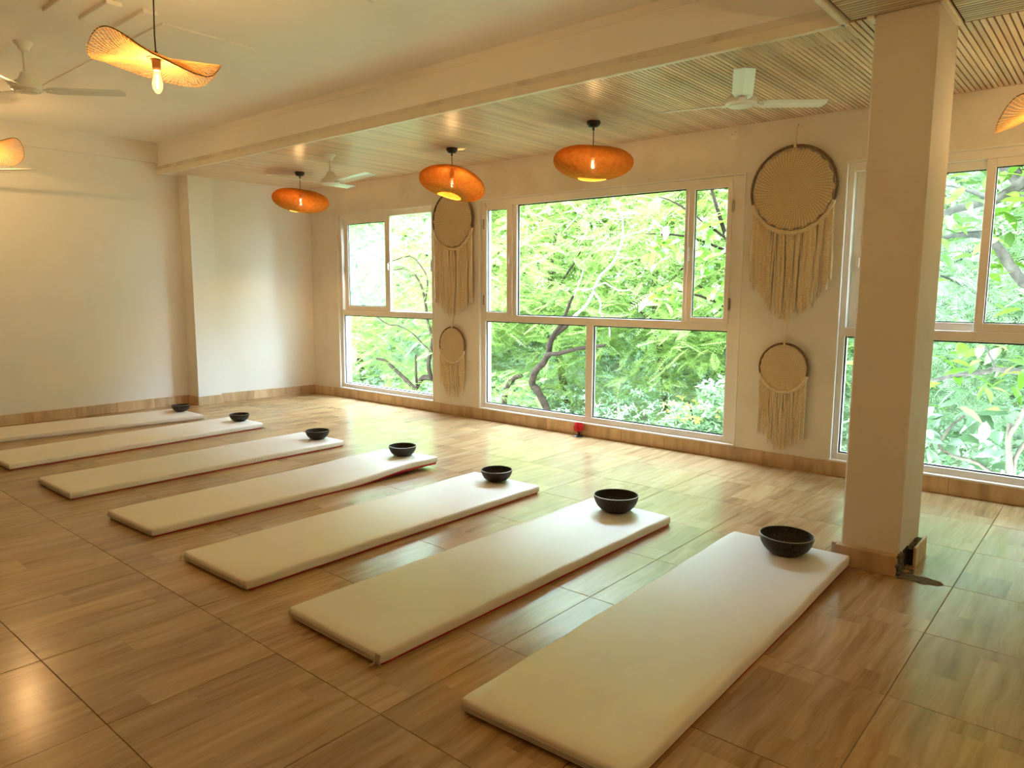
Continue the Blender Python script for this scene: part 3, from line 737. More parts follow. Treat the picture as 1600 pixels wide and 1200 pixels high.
wavy(7.80, -.86, 2.32, HC, 'wavy rattan pendant lamp cut off by the right edge above the right window', -2.2, BULB_WATTS * .5)
wavy(8.10, -3.90, 2.33, HC, 'added wavy rattan lamp overhead near the camera, out of the picture, to warm the pillar', YAW + 4.0)  # unseen lamp, added to throw warm light on the pillar front
wavy(4.90, -6.60, 2.505, HM, 'added wavy rattan lamp behind the camera, out of the picture, for warm room light', YAW + 5.0)  # second unseen lamp, added for warm light from behind the camera

# ================================================================== CEILING FANS
def blade_mesh():
    b = MB(); L0, L1 = .105, .58; n = 14; vs = []; fs = []
    for i in range(n + 1):
        t = i / n; x = L0 + (L1 - L0) * t; w0 = -.058 + (.0 if t < .93 else .06 * (t - .93) / .07); w1 = .058 - (.028 * max(0, (t - .0)) * .2)
        if t < .12: w0 *= .6 + 3.3 * t; w1 *= .6 + 3.3 * t
        pitch = -.17
        for wv, zz in ((w0, 0), (0, .006), (w1, 0), (w1, -.003), (0, .003), (w0, -.003)):
            vs.append((x, wv * math.cos(pitch), zz + wv * math.sin(pitch) + .035 * t))
    for i in range(n):
        a = i * 6; c = a + 6
        for k in range(6): fs.append((a + k, a + (k+1) % 6, c + (k+1) % 6, c + k))
    fs += [tuple(range(6))[::-1], tuple(n*6 + k for k in range(6))]
    b.add(vs, fs)
    b.cbox(.06, .14, -.018, .018, -.008, .002, .002)
    for sx in (.115, .132): 
        for sy in (-.022, .022): b.lathe([(.004, -.012), (.004, 0)], 6, (sx, sy, 0), cap0=True)
    return b.mesh('blade', M_fan)
BL = blade_mesh()
def fan(x, y, zc, zb, th, lab):
    root = tag(empty('ceiling_fan', (x, y, zc), math.radians(th)), lab, 'fan', 'white three-bladed ceiling fans')
    d = zb - zc
    b = MB()
    b.lathe([(.001, 0), (.058, 0), (.056, -.008), (.036, -.030), (.030, -.052), (.014, -.060)], 24); obj('canopy', b, M_fan, root, smooth=True)
    b = MB(); b.tube([(0, 0, -.05), (0, 0, d + .06)], .011, 12); obj('downrod', b, M_fan, root, smooth=True)
    b = MB(); h = max(.07, min(.10, -d - .06)); b.lathe([(.013, d + h), (.030, d + h - .008), (.045, d + h * .55), (.085, d + .022), (.094, d + .008), (.092, d - .012), (.080, d - .022), (.070, d - .022), (.066, d - .028), (.03, d - .034), (.001, d - .035)], 30); obj('motor_housing', b, M_fan, root, smooth=True)
    for k in range(3): link('blade', BL, root, (0, 0, d - .004), (0, 0, 2 * PI * k / 3))
    return root
fan(6.282, -1.309, HC, 2.455, 55, 'white ceiling fan closest to the pillar, under the slatted ceiling')
fan(2.24, -1.29, HC, 2.36, 3, 'small-looking white ceiling fan under the slatted ceiling between two saucer lamps')
fan(2.455, -3.825, HM, 2.665, 66, 'white ceiling fan with bell canopy under the plain ceiling')
fan(-.02 + .27, -3.72, HM, 2.37, 62, 'white ceiling fan beyond the left edge, one blade tip showing')

# ================================================================== WALL HANGINGS
def hanging(cx, cz, R, fr, label, group, cord_top, side_len, mid_len, n, seed, wide):
    r = random.Random(seed); root = tag(empty('wall_hanging', (cx, -.030, cz)), label, 'wall hanging', group)
    b = MB(); b.tube([(R * math.cos(a), 0, R * math.sin(a)) for a in np.linspace(0, 2*PI, 65)[:-1]], fr, 8, closed=True); obj('hoop', b, M_hoop, root, smooth=True)
    # crocheted disc with a scalloped edge
    b = MB(); n1, n2 = 96, 12; vs = [(0, 0, 0)]; fs = []
    for j in range(1, n2 + 1):
        for i in range(n1):
            a = 2 * PI * i / n1; q = j / n2
            rad = q * (R - fr * .7) * (1 - .075 * q ** 6 * abs(math.sin(a * 10)) * (1 if wide else .4))
            z = -.004 + .0030 * (math.sin(a * 24 + q * 5) * (1 if .3 < q < .97 else .2)) * q
            vs.append((rad * math.cos(a), z, rad * math.sin(a)))
    for i in range(n1): fs.append((0, 1 + (i + 1) % n1, 1 + i))
    for j in range(n2 - 1):
        for i in range(n1):
            a = 1 + j * n1 + i; c = 1 + j * n1 + (i + 1) % n1; fs.append((a, c, c + n1, a + n1))
    b.add(vs, fs); o = obj('crochet_disc', b, M_doily, root, smooth=True)
    o.modifiers.new('thick', 'SOLIDIFY').thickness = .004
    # knots wrapping the lower arc
    b = MB(); a0, a1 = math.radians(198), math.radians(342); kn = int(n * 1.1)
    for i in range(kn):
        a = a0 + (a1 - a0) * (i + .5) / kn; p = Vector((R * math.cos(a), 0, R * math.sin(a))); t = Vector((-math.sin(a), 0, math.cos(a)))
        b.tube([p - t * .010 + Vector((0, -.004, 0)), p + t * .010 + Vector((0, -.004, 0))], fr * 1.55 * r.uniform(.85, 1.1), 7)
    obj('knots', b, M_cord2, root, smooth=True)
    # fringe strands
    for i in range(n):
        a = a0 + (a1 - a0) * (i + .5) / n; x = R * math.cos(a) * 1.0; zt = R * math.sin(a) - fr
        u = abs(x) / R; L = mid_len + (side_len - mid_len) * u ** 1.3; zb = -L + r.uniform(-.03, .03) + (.05 if r.random() < .15 else 0)
        wd = wide * r.choice((.006, .008, .012, .014)) if wide else r.uniform(.004, .0065)
        b = MB(); m = 8; vs = []; fs = []; dx = r.uniform(-.012, .012); dy = r.uniform(-.008, .004); phs = r.uniform(0, 6)
        for k in range(m + 1):
            t = k / m; z = zt + (zb - zt) * t; xx = x + dx * t + .003 * math.sin(5 * t + phs); yy = -.004 + dy * t + .002 * math.sin(7 * t + phs)
            w_ = wd * (.7 + .3 * math.sin(min(1, t * 5) * PI / 2)) * (1 + .12 * math.sin(23 * t + phs)) * (.7 if k == m else 1); d_ = min(wd * .55, .006)
            vs += [(xx - w_, yy, z), (xx, yy - d_, z), (xx + w_, yy, z), (xx, yy + d_ * .6, z)]
        for k in range(m):
            for q in range(4): fs.append((k*4+q, k*4+(q+1) % 4, k*4+4+(q+1) % 4, k*4+4+q))
        fs.append((m*4, m*4+1, m*4+2, m*4+3)); b.add(vs, fs)
        obj('strand', b, M_cord if r.random() < .6 else M_cord2, root, smooth=True)
    # suspension cord
    b = MB(); b.tube([(0, .0, R + .0), (.002, .012, (R + cord_top) / 2), (.001, .022, cord_top)], .0028, 6); b.tube([(0, -.003, R - fr * 1.5), (0, -.003, R + fr * 2.2)], fr * 1.2, 7); obj('hanging_cord', b, M_cord2, root, smooth=True)
    return root
G1, G2 = 'large hoop wall hangings', 'small hoop wall hangings'
hanging(6.150, 2.098, .312, .0105, 'large crocheted hoop wall hanging with long fringe beside the pillar', G1, .455, .66, .985, 46, 3, 1.0)
hanging(2.607, 2.078, .298, .0100, 'large crocheted hoop wall hanging between the left and middle windows', G1, .50, .82, 1.00, 42, 4, 1.0)
hanging(6.148, .777, .185, .0085, 'small hoop wall hanging low on the wall beside the pillar', G2, .36, .50, .645, 40, 5, 0)
hanging(2.588, .765, .190, .0080, 'small hoop wall hanging low between the left and middle windows', G2, .34, .44, .575, 38, 6, 0)
# round cover plate and hook
root = tag(empty('junction_cover', (5.661, 0, 2.566)), 'round cream cover plate high on the wall above the middle window', 'cover plate')
b = MB(); b.lathe([(.001, .006), (.040, .006), (.046, .003), (.046, 0)], 28)
obj('plate', b, M_upvc, root, True, rot=(PI/2, 0, 0))
b = MB()
for s in (-1, 1): b.lathe([(.004, .008), (.004, .005)], 8, (s * .012, s * .008, 0), cap0=True)
obj('screw', b, M_steel, root, rot=(PI/2, 0, 0))
root = tag(empty('wall_hook', (6.163, 0, 2.555)), 'small wall hook holding up the large fringe hanging beside the pillar', 'hook')
b = MB(); b.lathe([(.001, .010), (.016, .010), (.018, 0)], 16); obj('plate', b, M_upvc, root, True, rot=(PI/2, 0, 0))
b = MB(); b.tube([(0, -.008, 0), (0, -.024, -.002), (0, -.026, .010)], .003, 6); obj('hook_arm', b, M_steel, root, True)

# ================================================================== OUTSIDE
def hz(x, y):
    return -2.0 + .05 * max(0, y - 1) + .22 * max(0, y - 6) + .25 * max(0, y - 11) + .12 * math.sin(x * .7 + y * .4) - .02 * x * 0
b = MB(); nx, ny = 46, 30; vs = []; fs = []
for j in range(ny + 1):
    for i in range(nx + 1):
        x = -24 + 44 * i / nx; y = .25 + 27 * j / ny; vs.append((x, y, hz(x, y)))
for j in range(ny):
    for i in range(nx): a = j * (nx + 1) + i; fs.append((a, a + 1, a + nx + 2, a + nx + 1))
b.add(vs, fs); struct(obj('hillside', b, M_soil, smooth=True))

# ---- leaf templates: lists of (verts Nx3, quads Mx4)
def tpl_frond(pairs=10, drop=.25):
    v = []; f = []
    for k in range(pairs):
        t = (k + .6) / pairs; zc = -drop * t * t; L = .20 * math.sin(PI * (.12 + .80 * t)) ; w = .021
        for s in (-1, 1):
            o = len(v); bx, bz = t, zc
            tip = (bx + .10 * L / .20, s * L, bz - .04 * L / .20)
            mx, my, mz = bx + .04, s * L * .5, bz - .008
            v += [(bx, 0, bz), (mx + w, my, mz), tip, (mx - w, my, mz)]; f.append((o, o+1, o+2, o+3) if s < 0 else (o, o+3, o+2, o+1))
    o = len(v); v += [(0, -.006, 0), (0, .006, 0), (1, .004, -drop), (1, -.004, -drop)]; f.append((o, o+1, o+2, o+3))
    return np.array(v), np.array(f)
def leaf_geo(L=1.0, w=.22, fold=.10, droop=.2):
    v = [(0, 0, 0)]; f = []
    ts = (.22, .5, .78); ws = (.75, 1.0, .66)
    for t, q in zip(ts, ws):
        v += [(L*t, -w*q, fold*w*q*2 - droop*t*t), (L*t, 0, -droop*t*t), (L*t, w*q, fold*w*q*2 - droop*t*t)]
    v.append((L, 0, -droop))
    f = [(0, 1, 2, 2), (0, 2, 3, 3)]
    for i in (0, 1):
        a = 1 + i*3; f += [(a, a+3, a+4, a+1), (a+1, a+4, a+5, a+2)]
    f += [(7, 10, 8, 8), (8, 10, 9, 9)]
    return np.array(v, float), f
def tpl_cluster(n=6, seed=0, w=.2, L=.55):
    r = np.random.default_rng(seed); v = []; f = []
    for i in range(n):
        a = 2 * PI * i / n + r.uniform(-.4, .4); e = r.uniform(-.5, .5)
        d = np.array([math.cos(a) * math.cos(e), math.sin(a) * math.cos(e), math.sin(e)]); s = np.cross(d, [0, 0, 1]); s /= np.linalg.norm(s); u = np.cross(s, d)
        l = L * r.uniform(.7, 1.2); ww = w * l
        o = len(v); p0 = d * .04
        v += [p0, p0 + d*l*.5 + s*ww + u*.02, p0 + d*l - u*.12*l, p0 + d*l*.5 - s*ww + u*.02]; f.append((o, o+1, o+2, o+3))
    return np.array(v), np.array(f)
TF = [tpl_frond(13, .18), tpl_frond(12, .4), tpl_frond(14, .3)]
TC = [tpl_cluster(6, s, .22, .55) for s in range(3)]
TB = [tpl_cluster(5, s, .24, .9) for s in (5, 6, 7)]
def scatter(name, pts, scales, tpls, mat, parent=None, seed=0, elev=(-.5, .5), tone=(0, 1), tonev=None):
    r = np.random.default_rng(seed); N = len(pts); V = []; F = []; Tn = []; off = 0
    which = r.integers(0, len(tpls), N)
    for ti, (tv, tf) in enumerate(tpls):
        idx = np.nonzero(which == ti)[0]; n = len(idx)
        if n == 0: continue
        yaw = r.uniform(0, 2*PI, n); el = r.uniform(elev[0], elev[1], n); ro = r.uniform(-.7, .7, n)
        cyw, syw, ce, se, cr, sr = np.cos(yaw), np.sin(yaw), np.cos(el), np.sin(el), np.cos(ro), np.sin(ro)
        f = np.stack([cyw*ce, syw*ce, se], -1); s = np.stack([-syw, cyw, 0*cyw], -1); u = np.cross(f, s)
        s2 = s * cr[:, None] + u * sr[:, None]; u2 = -s * sr[:, None] + u * cr[:, None]
        R = np.stack([f, s2, u2], 1)
        vv = np.einsum('vk,nkj->nvj', tv, R) * scales[idx][:, None, None] + pts[idx][:, None, :]
        V.append(vv.reshape(-1, 3)); F.append((tf[None] + (np.arange(n) * len(tv))[:, None, None]).reshape(-1, 4) + off); off += n * len(tv)
        tn = r.uniform(tone[0], tone[1], n) if tonev is None else np.clip(tonev[idx] + r.uniform(-.18, .18, n), 0.001, .999)
        Tn.append(np.repeat(tn, len(tv)))
    V = np.concatenate(V).astype(np.float32); F = np.concatenate(F).astype(np.int32); Tn = np.concatenate(Tn).astype(np.float32)
    me = bpy.data.meshes.new(name); me.vertices.add(len(V)); me.vertices.foreach_set('co', V.ravel())
    me.loops.add(F.size); me.loops.foreach_set('vertex_index', F.ravel())
    me.polygons.add(len(F)); me.polygons.foreach_set('loop_start', np.arange(0, F.size, 4, dtype=np.int32))
    a = me.attributes.new('tone', 'FLOAT', 'POINT'); a.data.foreach_set('value', Tn)
    me.materials.append(mat); me.update(calc_edges=True)
    o = link(name, me, parent); return o
def blob(n, lobes, seed, hollow=.25):
    """points through several ellipsoid lobes, denser near their skin"""
    r = np.random.default_rng(seed); vol = np.array([l[3]*l[4]*l[5] for l in lobes]); vol = vol ** .7; vol /= vol.sum(); out = []
    for l, q in zip(lobes, vol):
        m = int(n * q) + 1; d = r.normal(size=(m, 3)); d /= np.linalg.norm(d, axis=1)[:, None]; rad = (hollow + (1 - hollow) * r.random(m) ** .6)[:, None]
        out.append(np.array(l[:3]) + d * rad * np.array(l[3:6]))
    return np.concatenate(out)
def branches(root, mat, lst, seed=0):
    for nm, pts in lst:
        P = [Vector(p[:3]) for p in pts]; R_ = [p[3] for p in pts]; Q = []; QR = []
        rr = random.Random(seed + len(pts))
        for i in range(len(P) - 1):                       # smooth the polyline and roughen the bark
            p0, p1, p2, p3 = P[max(i-1, 0)], P[i], P[i+1], P[min(i+2, len(P)-1)]
            for t in (0, .34, .67):
                Q.append(.5 * ((2*p1) + (p2-p0)*t + (2*p0-5*p1+4*p2-p3)*t*t + (-p0+3*p1-3*p2+p3)*t**3))
                QR.append((R_[i] + (R_[i+1] - R_[i]) * t) * rr.uniform(.9, 1.1))
        Q.append(P[-1]); QR.append(R_[-1] * .8)
        b = MB(); b.tube(Q, QR, 9); obj(nm, b, mat, root, smooth=True)

T1 = [('trunk', [(1.5,3.3,-2.1,.075),(1.46,3.3,-0.98,0.06),(1.4,3.27,-0.63,0.059),(1.33,3.25,-0.44,0.058),(1.26,3.22,-0.3,0.057),(1.19,3.19,-0.17,0.056),(1.13,3.17,-0.12,0.055),(1.15,3.14,-0.02,0.053),(1.23,3.11,0.12,0.052),(1.38,3.09,0.24,0.05),(1.48,3.06,0.35,0.049),(1.55,3.03,0.44,0.048),(1.57,3.01,0.53,0.047),(1.62,2.98,0.61,0.045),(1.71,2.95,0.7,0.044),(1.85,2.93,0.79,0.043),(2.01,2.9,0.9,0.041)]),
      ('branch', [(1.67,2.9,0.63,0.03),(1.78,2.88,0.76,0.027),(1.89,2.86,0.87,0.025),(2.02,2.84,1.09,0.023),(2.08,2.82,1.2,0.02),(2.15,2.8,1.28,0.018)]),
      ('branch', [(1.6,2.92,0.40,0.036),(1.68,2.9,0.42,0.034),(1.82,2.95,0.44,0.031),(2.02,3.0,0.5,0.029),(2.21,3.05,0.54,0.026),(2.49,3.1,0.58,0.024)])]
T1B = [('trunk', [(0.3,3.35,-2.1,.07),(0.32,3.4,-0.89,0.053),(0.31,3.44,-0.5,0.05),(0.29,3.48,-0.36,0.047),(0.34,3.52,-0.2,0.044),(0.44,3.56,-0.09,0.041),(0.56,3.6,-0.05,0.038)])]
T1P = [[(2.01,2.9,0.9,0.033),(2.15,2.87,1.01,0.031),(2.35,2.83,1.15,0.029),(2.49,2.8,1.34,0.027),(2.58,2.77,1.49,0.025),(2.65,2.73,1.56,0.023),(2.83,2.7,1.69,0.021),(2.95,2.67,1.84,0.019),(3.03,2.63,2.01,0.018),(3.05,2.6,2.22,0.016),(3.03,2.57,2.34,0.014),(2.95,2.53,2.51,0.013),(2.9,2.5,2.66,0.011)],
       [(3.03,2.6,2.03,0.012),(3.29,2.57,2.08,0.01),(3.45,2.53,2.11,0.008),(3.62,2.5,2.11,0.006)], [(3.04,2.6,2.25,0.011),(2.8,2.65,2.29,0.008),(2.66,2.7,2.33,0.006)], [(3.06,2.6,2.26,0.01),(3.33,2.4,2.34,0.006)],
       [(2.3,2.8,1.34,0.015),(2.5,2.76,1.38,0.014),(2.7,2.72,1.45,0.013),(2.83,2.68,1.41,0.012),(3.0,2.64,1.35,0.011),(3.19,2.6,1.36,0.01)], [(2.5,2.75,1.33,0.016),(2.57,2.7,1.31,0.016),(2.68,2.68,1.19,0.014),(2.69,2.66,1.07,0.013),(2.75,2.64,0.99,0.012),(2.86,2.62,0.88,0.011),(2.89,2.6,0.74,0.01)],
       [(2.13,2.8,1.26,0.013),(2.19,2.8,1.32,0.012),(2.29,2.8,1.56,0.01),(2.31,2.8,1.65,0.009)]]
T2 = [('trunk', [(-.9,4.25,-2.0,.08),(-1.11,4.2,-1.12,0.066),(-1.5,4.16,-0.67,0.063),(-1.89,4.13,-0.45,0.06),(-2.14,4.09,-0.36,0.057),(-2.35,4.05,-0.37,0.053),(-2.45,4.02,-0.51,0.049),(-2.51,3.98,-0.57,0.045),(-2.7,3.95,-0.44,0.041),(-2.85,3.91,-0.32,0.038),(-3.09,3.87,-0.16,0.034),(-3.2,3.84,-0.07,0.03),(-3.44,3.8,-0.04,0.026)]),
      ('branch', [(-2.4,3.95,-0.5,0.027),(-2.22,3.77,-0.32,0.025),(-2.18,3.73,-0.07,0.022),(-2.15,3.7,0.12,0.019)]),
      ('branch', [(-2.1,4.05,-0.36,0.043),(-1.99,3.88,-0.07,0.039),(-1.91,3.85,0.16,0.036),(-1.81,3.82,0.43,0.032),(-1.92,3.8,0.78,0.029)]),
      ('branch', [(-1.88,3.83,0.22,0.017),(-2.03,3.77,0.34,0.016),(-2.26,3.73,0.52,0.015),(-2.63,3.7,0.66,0.015),(-2.88,3.67,0.67,0.014),(-3.17,3.63,0.81,0.013),(-3.72,3.6,1.12,0.013)]),
      ('branch', [(-1.92,3.8,0.78,0.026),(-1.98,3.8,1.14,0.023),(-2.13,3.8,1.5,0.021),(-2.45,3.8,1.73,0.018),(-2.86,3.8,1.72,0.015)]),
      ('branch', [(-1.98,3.8,1.14,0.019),(-1.86,3.76,1.5,0.017),(-1.95,3.72,1.74,0.015),(-2.26,3.68,1.97,0.013),(-2.91,3.64,1.9,0.011),(-3.84,3.6,2.32,0.009)])]
T5 = [('trunk', [(8.2,1.88,-2.0,.11),(8.14,1.9,-0.19,0.092),(7.98,1.95,0.62,0.085),(7.81,2.0,1.24,0.078),(7.55,2.05,1.76,0.072),(7.33,2.1,2.23,0.065),(7.21,2.15,2.41,0.058),(7.07,2.2,2.56,0.051)]),
      ('branch', [(7.5,2.05,1.95,.055),(7.57,1.9,2.16,0.052),(7.46,1.86,2.32,0.049),(7.35,1.81,2.24,0.047),(7.27,1.77,2.17,0.045),(7.21,1.72,2.12,0.042),(7.12,1.68,2.1,0.04),(6.98,1.63,2.06,0.037),(6.89,1.59,2.03,0.035),(6.83,1.54,1.97,0.032),(6.7,1.5,1.92,0.03)]),
      ('branch', [(7.76,1.98,1.36,0.056),(7.67,1.9,1.44,0.052),(7.53,1.88,1.41,0.049),(7.42,1.86,1.44,0.046),(7.32,1.83,1.57,0.043),(7.22,1.81,1.73,0.039),(7.11,1.79,1.83,0.036),(7.02,1.77,1.84,0.033),(6.9,1.74,1.83,0.029),(6.82,1.72,1.81,0.026),(6.62,1.7,1.78,0.023)]),
      ('branch', [(7.16,1.68,2.1,0.024),(7.12,1.64,2.14,0.02),(7.01,1.65,2.19,0.017),(6.9,1.67,2.24,0.014),(6.78,1.7,2.27,0.011)]),
      ('branch', [(7.97,1.9,0.63,0.033),(7.7,1.86,0.65,0.032),(7.48,1.82,0.69,0.03),(7.37,1.78,0.7,0.028),(7.28,1.74,0.71,0.026),(7.24,1.7,0.69,0.024),(7.11,1.66,0.66,0.021),(6.97,1.62,0.63,0.019),(6.86,1.58,0.59,0.017),(6.58,1.54,0.54,0.015),(6.22,1.5,0.6,0.013)]),
      ('branch', [(7.27,1.72,0.71,0.010),(7.3,1.6,0.75,0.009),(7.27,1.5,0.84,0.008),(7.24,1.5,0.9,0.007),(7.18,1.5,0.93,0.005)])]
T6 = [('trunk', [(7.55,1.5,-2.0,.04),(7.51,1.5,-0.54,0.029),(7.48,1.5,-0.12,0.027),(7.46,1.5,0.06,0.025),(7.45,1.5,0.17,0.023),(7.45,1.5,0.3,0.021)]),
      ('branch', [(7.45,1.5,0.12,0.021),(7.46,1.48,0.21,0.019),(7.5,1.45,0.3,0.018),(7.54,1.42,0.42,0.017),(7.63,1.4,0.62,0.015)]),
      ('branch', [(7.52,1.5,-0.45,0.021),(7.5,1.53,-0.07,0.02),(7.51,1.55,0.03,0.018),(7.55,1.58,0.13,0.017),(7.64,1.6,0.32,0.015)]),
      ('branch', [(7.50,1.5,-0.26,0.018),(7.26,1.55,-0.08,0.017),(7.06,1.6,-0.05,0.016),(6.94,1.65,0.01,0.014),(6.97,1.7,0.12,0.013),(7.03,1.75,0.22,0.011),(7.15,1.8,0.34,0.009)])]

# single large leaves: a few shared meshes, each leaf an object of its own
def single_leaf(mat, w, L, seed):
    r = random.Random(seed); v, f = leaf_geo(1.0, w, .12, r.uniform(.1, .35)); b = MB()
    b.add([tuple(p) for p in v * L], [tuple(dict.fromkeys(q)) for q in f]); b.tube([(-.05, 0, .01), (0, 0, 0)], .006, 4); return b.mesh('leaf', mat, True)
LB = [single_leaf(M_broad, .21, 1, s) for s in range(3)]; LP = [single_leaf(M_palebroad, .24, 1, s) for s in range(3, 6)]
def leaves_on(root, meshes, pts, size, seed):
    r = random.Random(seed)
    for p in pts:
        o = link('leaf', r.choice(meshes), root, tuple(p), (r.uniform(-.6, .6), r.uniform(-.3, .9), r.uniform(0, 2 * PI))); s = r.uniform(*size); o.scale = (s, s, s)
def near_branches(lst, n, spread, seed, zmin=-.5):
    r = random.Random(seed); out = []
    segs = [(p, q) for _, pts in lst for p, q in zip(pts, pts[1:]) if q[2] > zmin and p[3] < .06]
    while len(out) < n:
        p, q = r.choice(segs); t = r.random()
        out.append([p[i] + (q[i] - p[i]) * t + r.gauss(0, spread) for i in range(3)])
    return [p for p in out if p[1] > .5]

GT = 'trees outside the windows'
t = tag(empty('tree', (1.46, 3.3, -2.0)), 'dark twisted tree with forked bough outside the middle window', 'tree', GT)
t.location = (0, 0, 0)
branches(t, M_bark, T1); branches(t, M_barkp, [('pale_branch', [(a, c, d, r_ * .78) for a, c, d, r_ in p]) for p in T1P])
for ch in t.children:
    if ch.name.startswith('pale'): ch['label'] = 'pale bare branch'
o = scatter('foliage', blob(520, [(1.7, 3.6, 2.2, 1.6, .8, .9), (3.2, 3.4, 2.3, 1.0, .7, .8), (.4, 3.4, 1.6, .8, .6, .7)], 21), rng.uniform(.22, .42, 600), TF, M_feather, t, 21, (-.6, .3)); o['kind'] = 'stuff'
t = tag(empty('tree'), 'bent broken bough rising at the left of the middle window', 'tree', GT); branches(t, M_bark, T1B)
o = scatter('foliage', blob(150, [(.3, 3.6, -.4, .7, .5, .5)], 22), rng.uniform(.18, .32, 400), TF, M_feather, t, 22, (-.5, .4)); o['kind'] = 'stuff'
t = tag(empty('tree'), 'forked mossy tree low in the left window', 'tree', GT); branches(t, M_bark, T2)
o = scatter('foliage', blob(1300, [(-3.0, 4.2, 1.9, 1.7, .8, 1.0), (-3.8, 4.0, .5, 1.2, .7, .7), (-1.6, 4.2, 1.0, 1.0, .7, 1.1), (-3.0, 4.4, -.4, 1.2, .6, .45)], 23), rng.uniform(.25, .48, 1400), TF, M_feather, t, 23, (-.6, .3)); o['kind'] = 'stuff'
t = tag(empty('tree'), 'grey-barked tree with thick crossing boughs outside the right window', 'tree', GT); branches(t, M_barkg, T5)
leaves_on(t, LB, near_branches(T5, 230, .22, 5, -.2), (.13, .23), 5)
o = scatter('foliage', blob(5200, [(7.6, 2.7, 3.7, 2.0, 1.6, .9), (8.9, 2.2, 2.3, .7, 1.2, 1.4), (6.3, 3.2, 3.4, 1.0, .9, .5)], 40, .1), rng.uniform(.34, .54, 5300), TB, M_broad, t, 40, (-.5, .4)); o['kind'] = 'stuff'  # dense overhead canopy added to keep skylight off the right window
t = tag(empty('shrub'), 'pale big-leaved shrub low outside the right window', 'shrub'); branches(t, M_barkt, T6)
leaves_on(t, LP, [tuple(p) for p in blob(250, [(7.2, 1.75, 0.0, .75, .35, .5), (6.7, 1.8, .1, .6, .35, .45), (7.7, 1.8, .2, .4, .4, .5)], 31)], (.14, .24), 6)
T3 = [('trunk', [(5.2,2.3,-2.0,.05),(5.1,2.2,0,.04),(4.95,2.1,1.2,.03),(4.7,2.0,2.0,.022),(4.5,1.95,2.6,.012)]), ('branch', [(4.98,2.1,1.0,.018),(4.6,2.0,1.25,.014),(4.2,1.95,1.35,.008)]), ('branch', [(4.8,2.05,1.75,.018),(4.3,1.95,1.95,.013),(3.8,1.9,2.0,.007)]), ('branch', [(4.75,2.0,1.9,.015),(4.2,1.9,2.3,.01),(3.95,1.9,2.4,.006)])]
t = tag(empty('tree'), 'bright broad-leaved tree at the right side of the middle window', 'tree', GT); branches(t, M_bark, T3)
leaves_on(t, LB, [tuple(p) for p in blob(235, [(4.75, 1.95, 1.9, .45, .3, .6), (4.1, 1.95, 1.95, .42, .25, .33), (4.75, 2.0, 1.3, .3, .25, .25), (4.1, 2.0, 1.3, .3, .2, .15)], 33)], (.13, .22), 7)
# yellow-flowering bush
t = tag(empty('shrub'), 'yellow-flowering bush low at the right of the middle window', 'shrub')
branches(t, M_bark, [('trunk', [(3.2,4.6,-2,.03),(3.2,4.6,-.9,.02),(3.1,4.5,-.3,.01)])])
o = scatter('foliage', blob(300, [(3.2, 4.6, -.72, .62, .4, .34), (3.65, 4.5, -.3, .4, .4, .4)], 35), rng.uniform(.14, .26, 500), TC, M_mint, t, 35); o['kind'] = 'stuff'
o = scatter('blossoms', blob(26, [(3.25, 4.3, -.42, .55, .2, .28)], 36), rng.uniform(.10, .16, 60), TC, M_yellow, t, 36); o['kind'] = 'stuff'
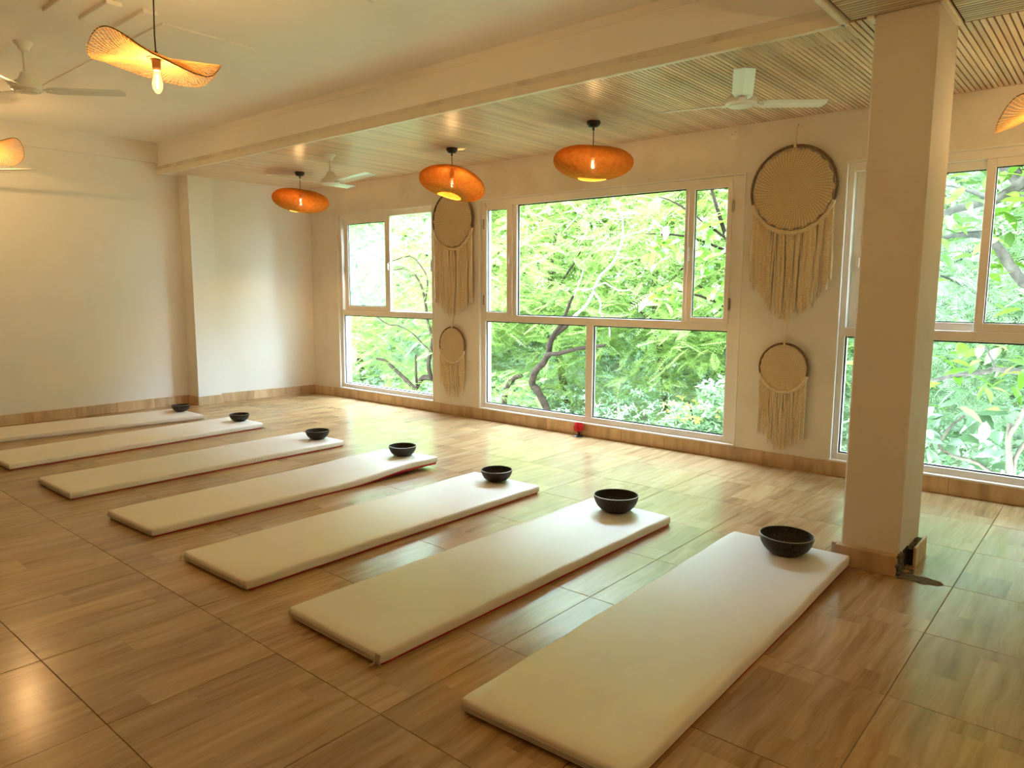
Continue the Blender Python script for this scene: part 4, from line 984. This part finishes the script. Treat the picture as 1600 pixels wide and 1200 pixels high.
# feathery trees further back
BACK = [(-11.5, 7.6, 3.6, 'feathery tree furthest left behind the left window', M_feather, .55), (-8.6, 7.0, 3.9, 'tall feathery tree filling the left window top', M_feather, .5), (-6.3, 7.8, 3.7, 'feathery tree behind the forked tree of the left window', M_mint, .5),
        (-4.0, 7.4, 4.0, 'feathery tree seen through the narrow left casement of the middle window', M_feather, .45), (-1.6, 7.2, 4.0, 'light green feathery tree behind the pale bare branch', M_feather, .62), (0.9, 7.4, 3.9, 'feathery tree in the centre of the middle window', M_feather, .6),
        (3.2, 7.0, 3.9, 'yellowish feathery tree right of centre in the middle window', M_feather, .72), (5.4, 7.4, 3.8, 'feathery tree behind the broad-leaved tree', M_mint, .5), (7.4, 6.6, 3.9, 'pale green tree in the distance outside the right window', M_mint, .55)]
for i, (x, y, h, lab, m, tv) in enumerate(BACK):
    t = tag(empty('tree'), lab, 'tree', GT); g = hz(x, y)
    branches(t, M_bark, [('trunk', [(x + .2, y + .4, g - .1, .10), (x, y + .3, g + 1.2, .08), (x - .2, y + .2, 1.4, .06), (x + .1, y, 2.6, .03)]), ('branch', [(x - .1, y + .3, .6, .04), (x - .9, y - .1, 1.3, .025), (x - 1.4, y - .5, 1.6, .012)]), ('branch', [(x - .15, y + .2, 1.2, .035), (x + .8, y - .3, 1.9, .02), (x + 1.3, y - .7, 2.2, .01)])])
    lobes = [(x, y, 2.3, 1.55, 1.1, 1.5), (x - .8, y - .6, .9, 1.1, .8, .9), (x + .9, y - .5, .7, 1.1, .8, 1.0), (x + .3, y - .2, -.5, 1.2, .7, .8), (x + .2, y + .3, 3.6, 1.3, .9, .9), (x, y + .4, 5.0, 1.5, 1.0, 1.2), (x + .7, y + .7, 5.5, 1.4, .8, 1.2)]  # top lobes rise above sight, added to block low sky from the room
    n = 3000; pts = blob(n, lobes, 50 + i, .3); f = min(1, .9)
    o = scatter('foliage', pts, rng.uniform(.26, .52, len(pts)), TF, m, t, 50 + i, (-.6, .35)); o['kind'] = 'stuff'
# wooded slope far behind, plus unseen leaves added to block sky
N = 30000; r = np.random.default_rng(90); px = r.uniform(-22, 12, N); py = r.uniform(9.5, 13.5, N)
PD = np.concatenate([np.stack([px, py, r.uniform(-1.2, 9.0, N)], -1), blob(3500, [(9.9, 4.6, 2.2, 1.6, 1.1, 3.2), (11.4, 2.4, 2.2, 1.6, 1.1, 3.2)], 92, .3)])  # highest leaves and right-hand blobs are unseen, added to hold back skylight
o = scatter('distant_and_screen_foliage', PD, r.uniform(.28, .55, len(PD)), TC, M_feather, None, 91, (-.6, .4)); o['kind'] = 'stuff'
tag(o, 'light green leaf canopy of the far slope, with unseen leaves added to block sky', 'foliage')
# undergrowth on the slope
N = 34000; r = np.random.default_rng(77); px = r.uniform(-15, 9.5, N); py = 2.2 + 11 * r.random(N) ** 1.1
pz = np.array([hz(a, c) for a, c in zip(px, py)]) + r.random(N) ** 1.3 * (.55 + .3 * np.sin(px * 1.3 + py) + .35 * np.clip((py - 3) / 4, 0, 1))
keep = ~((np.abs(px - 2.3) < .55) & (np.abs(py - 5.5) < .7))
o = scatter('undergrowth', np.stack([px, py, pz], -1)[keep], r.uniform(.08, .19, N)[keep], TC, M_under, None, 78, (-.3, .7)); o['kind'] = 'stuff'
tag(o, 'pale leafy undergrowth covering the slope outside the windows', 'undergrowth')
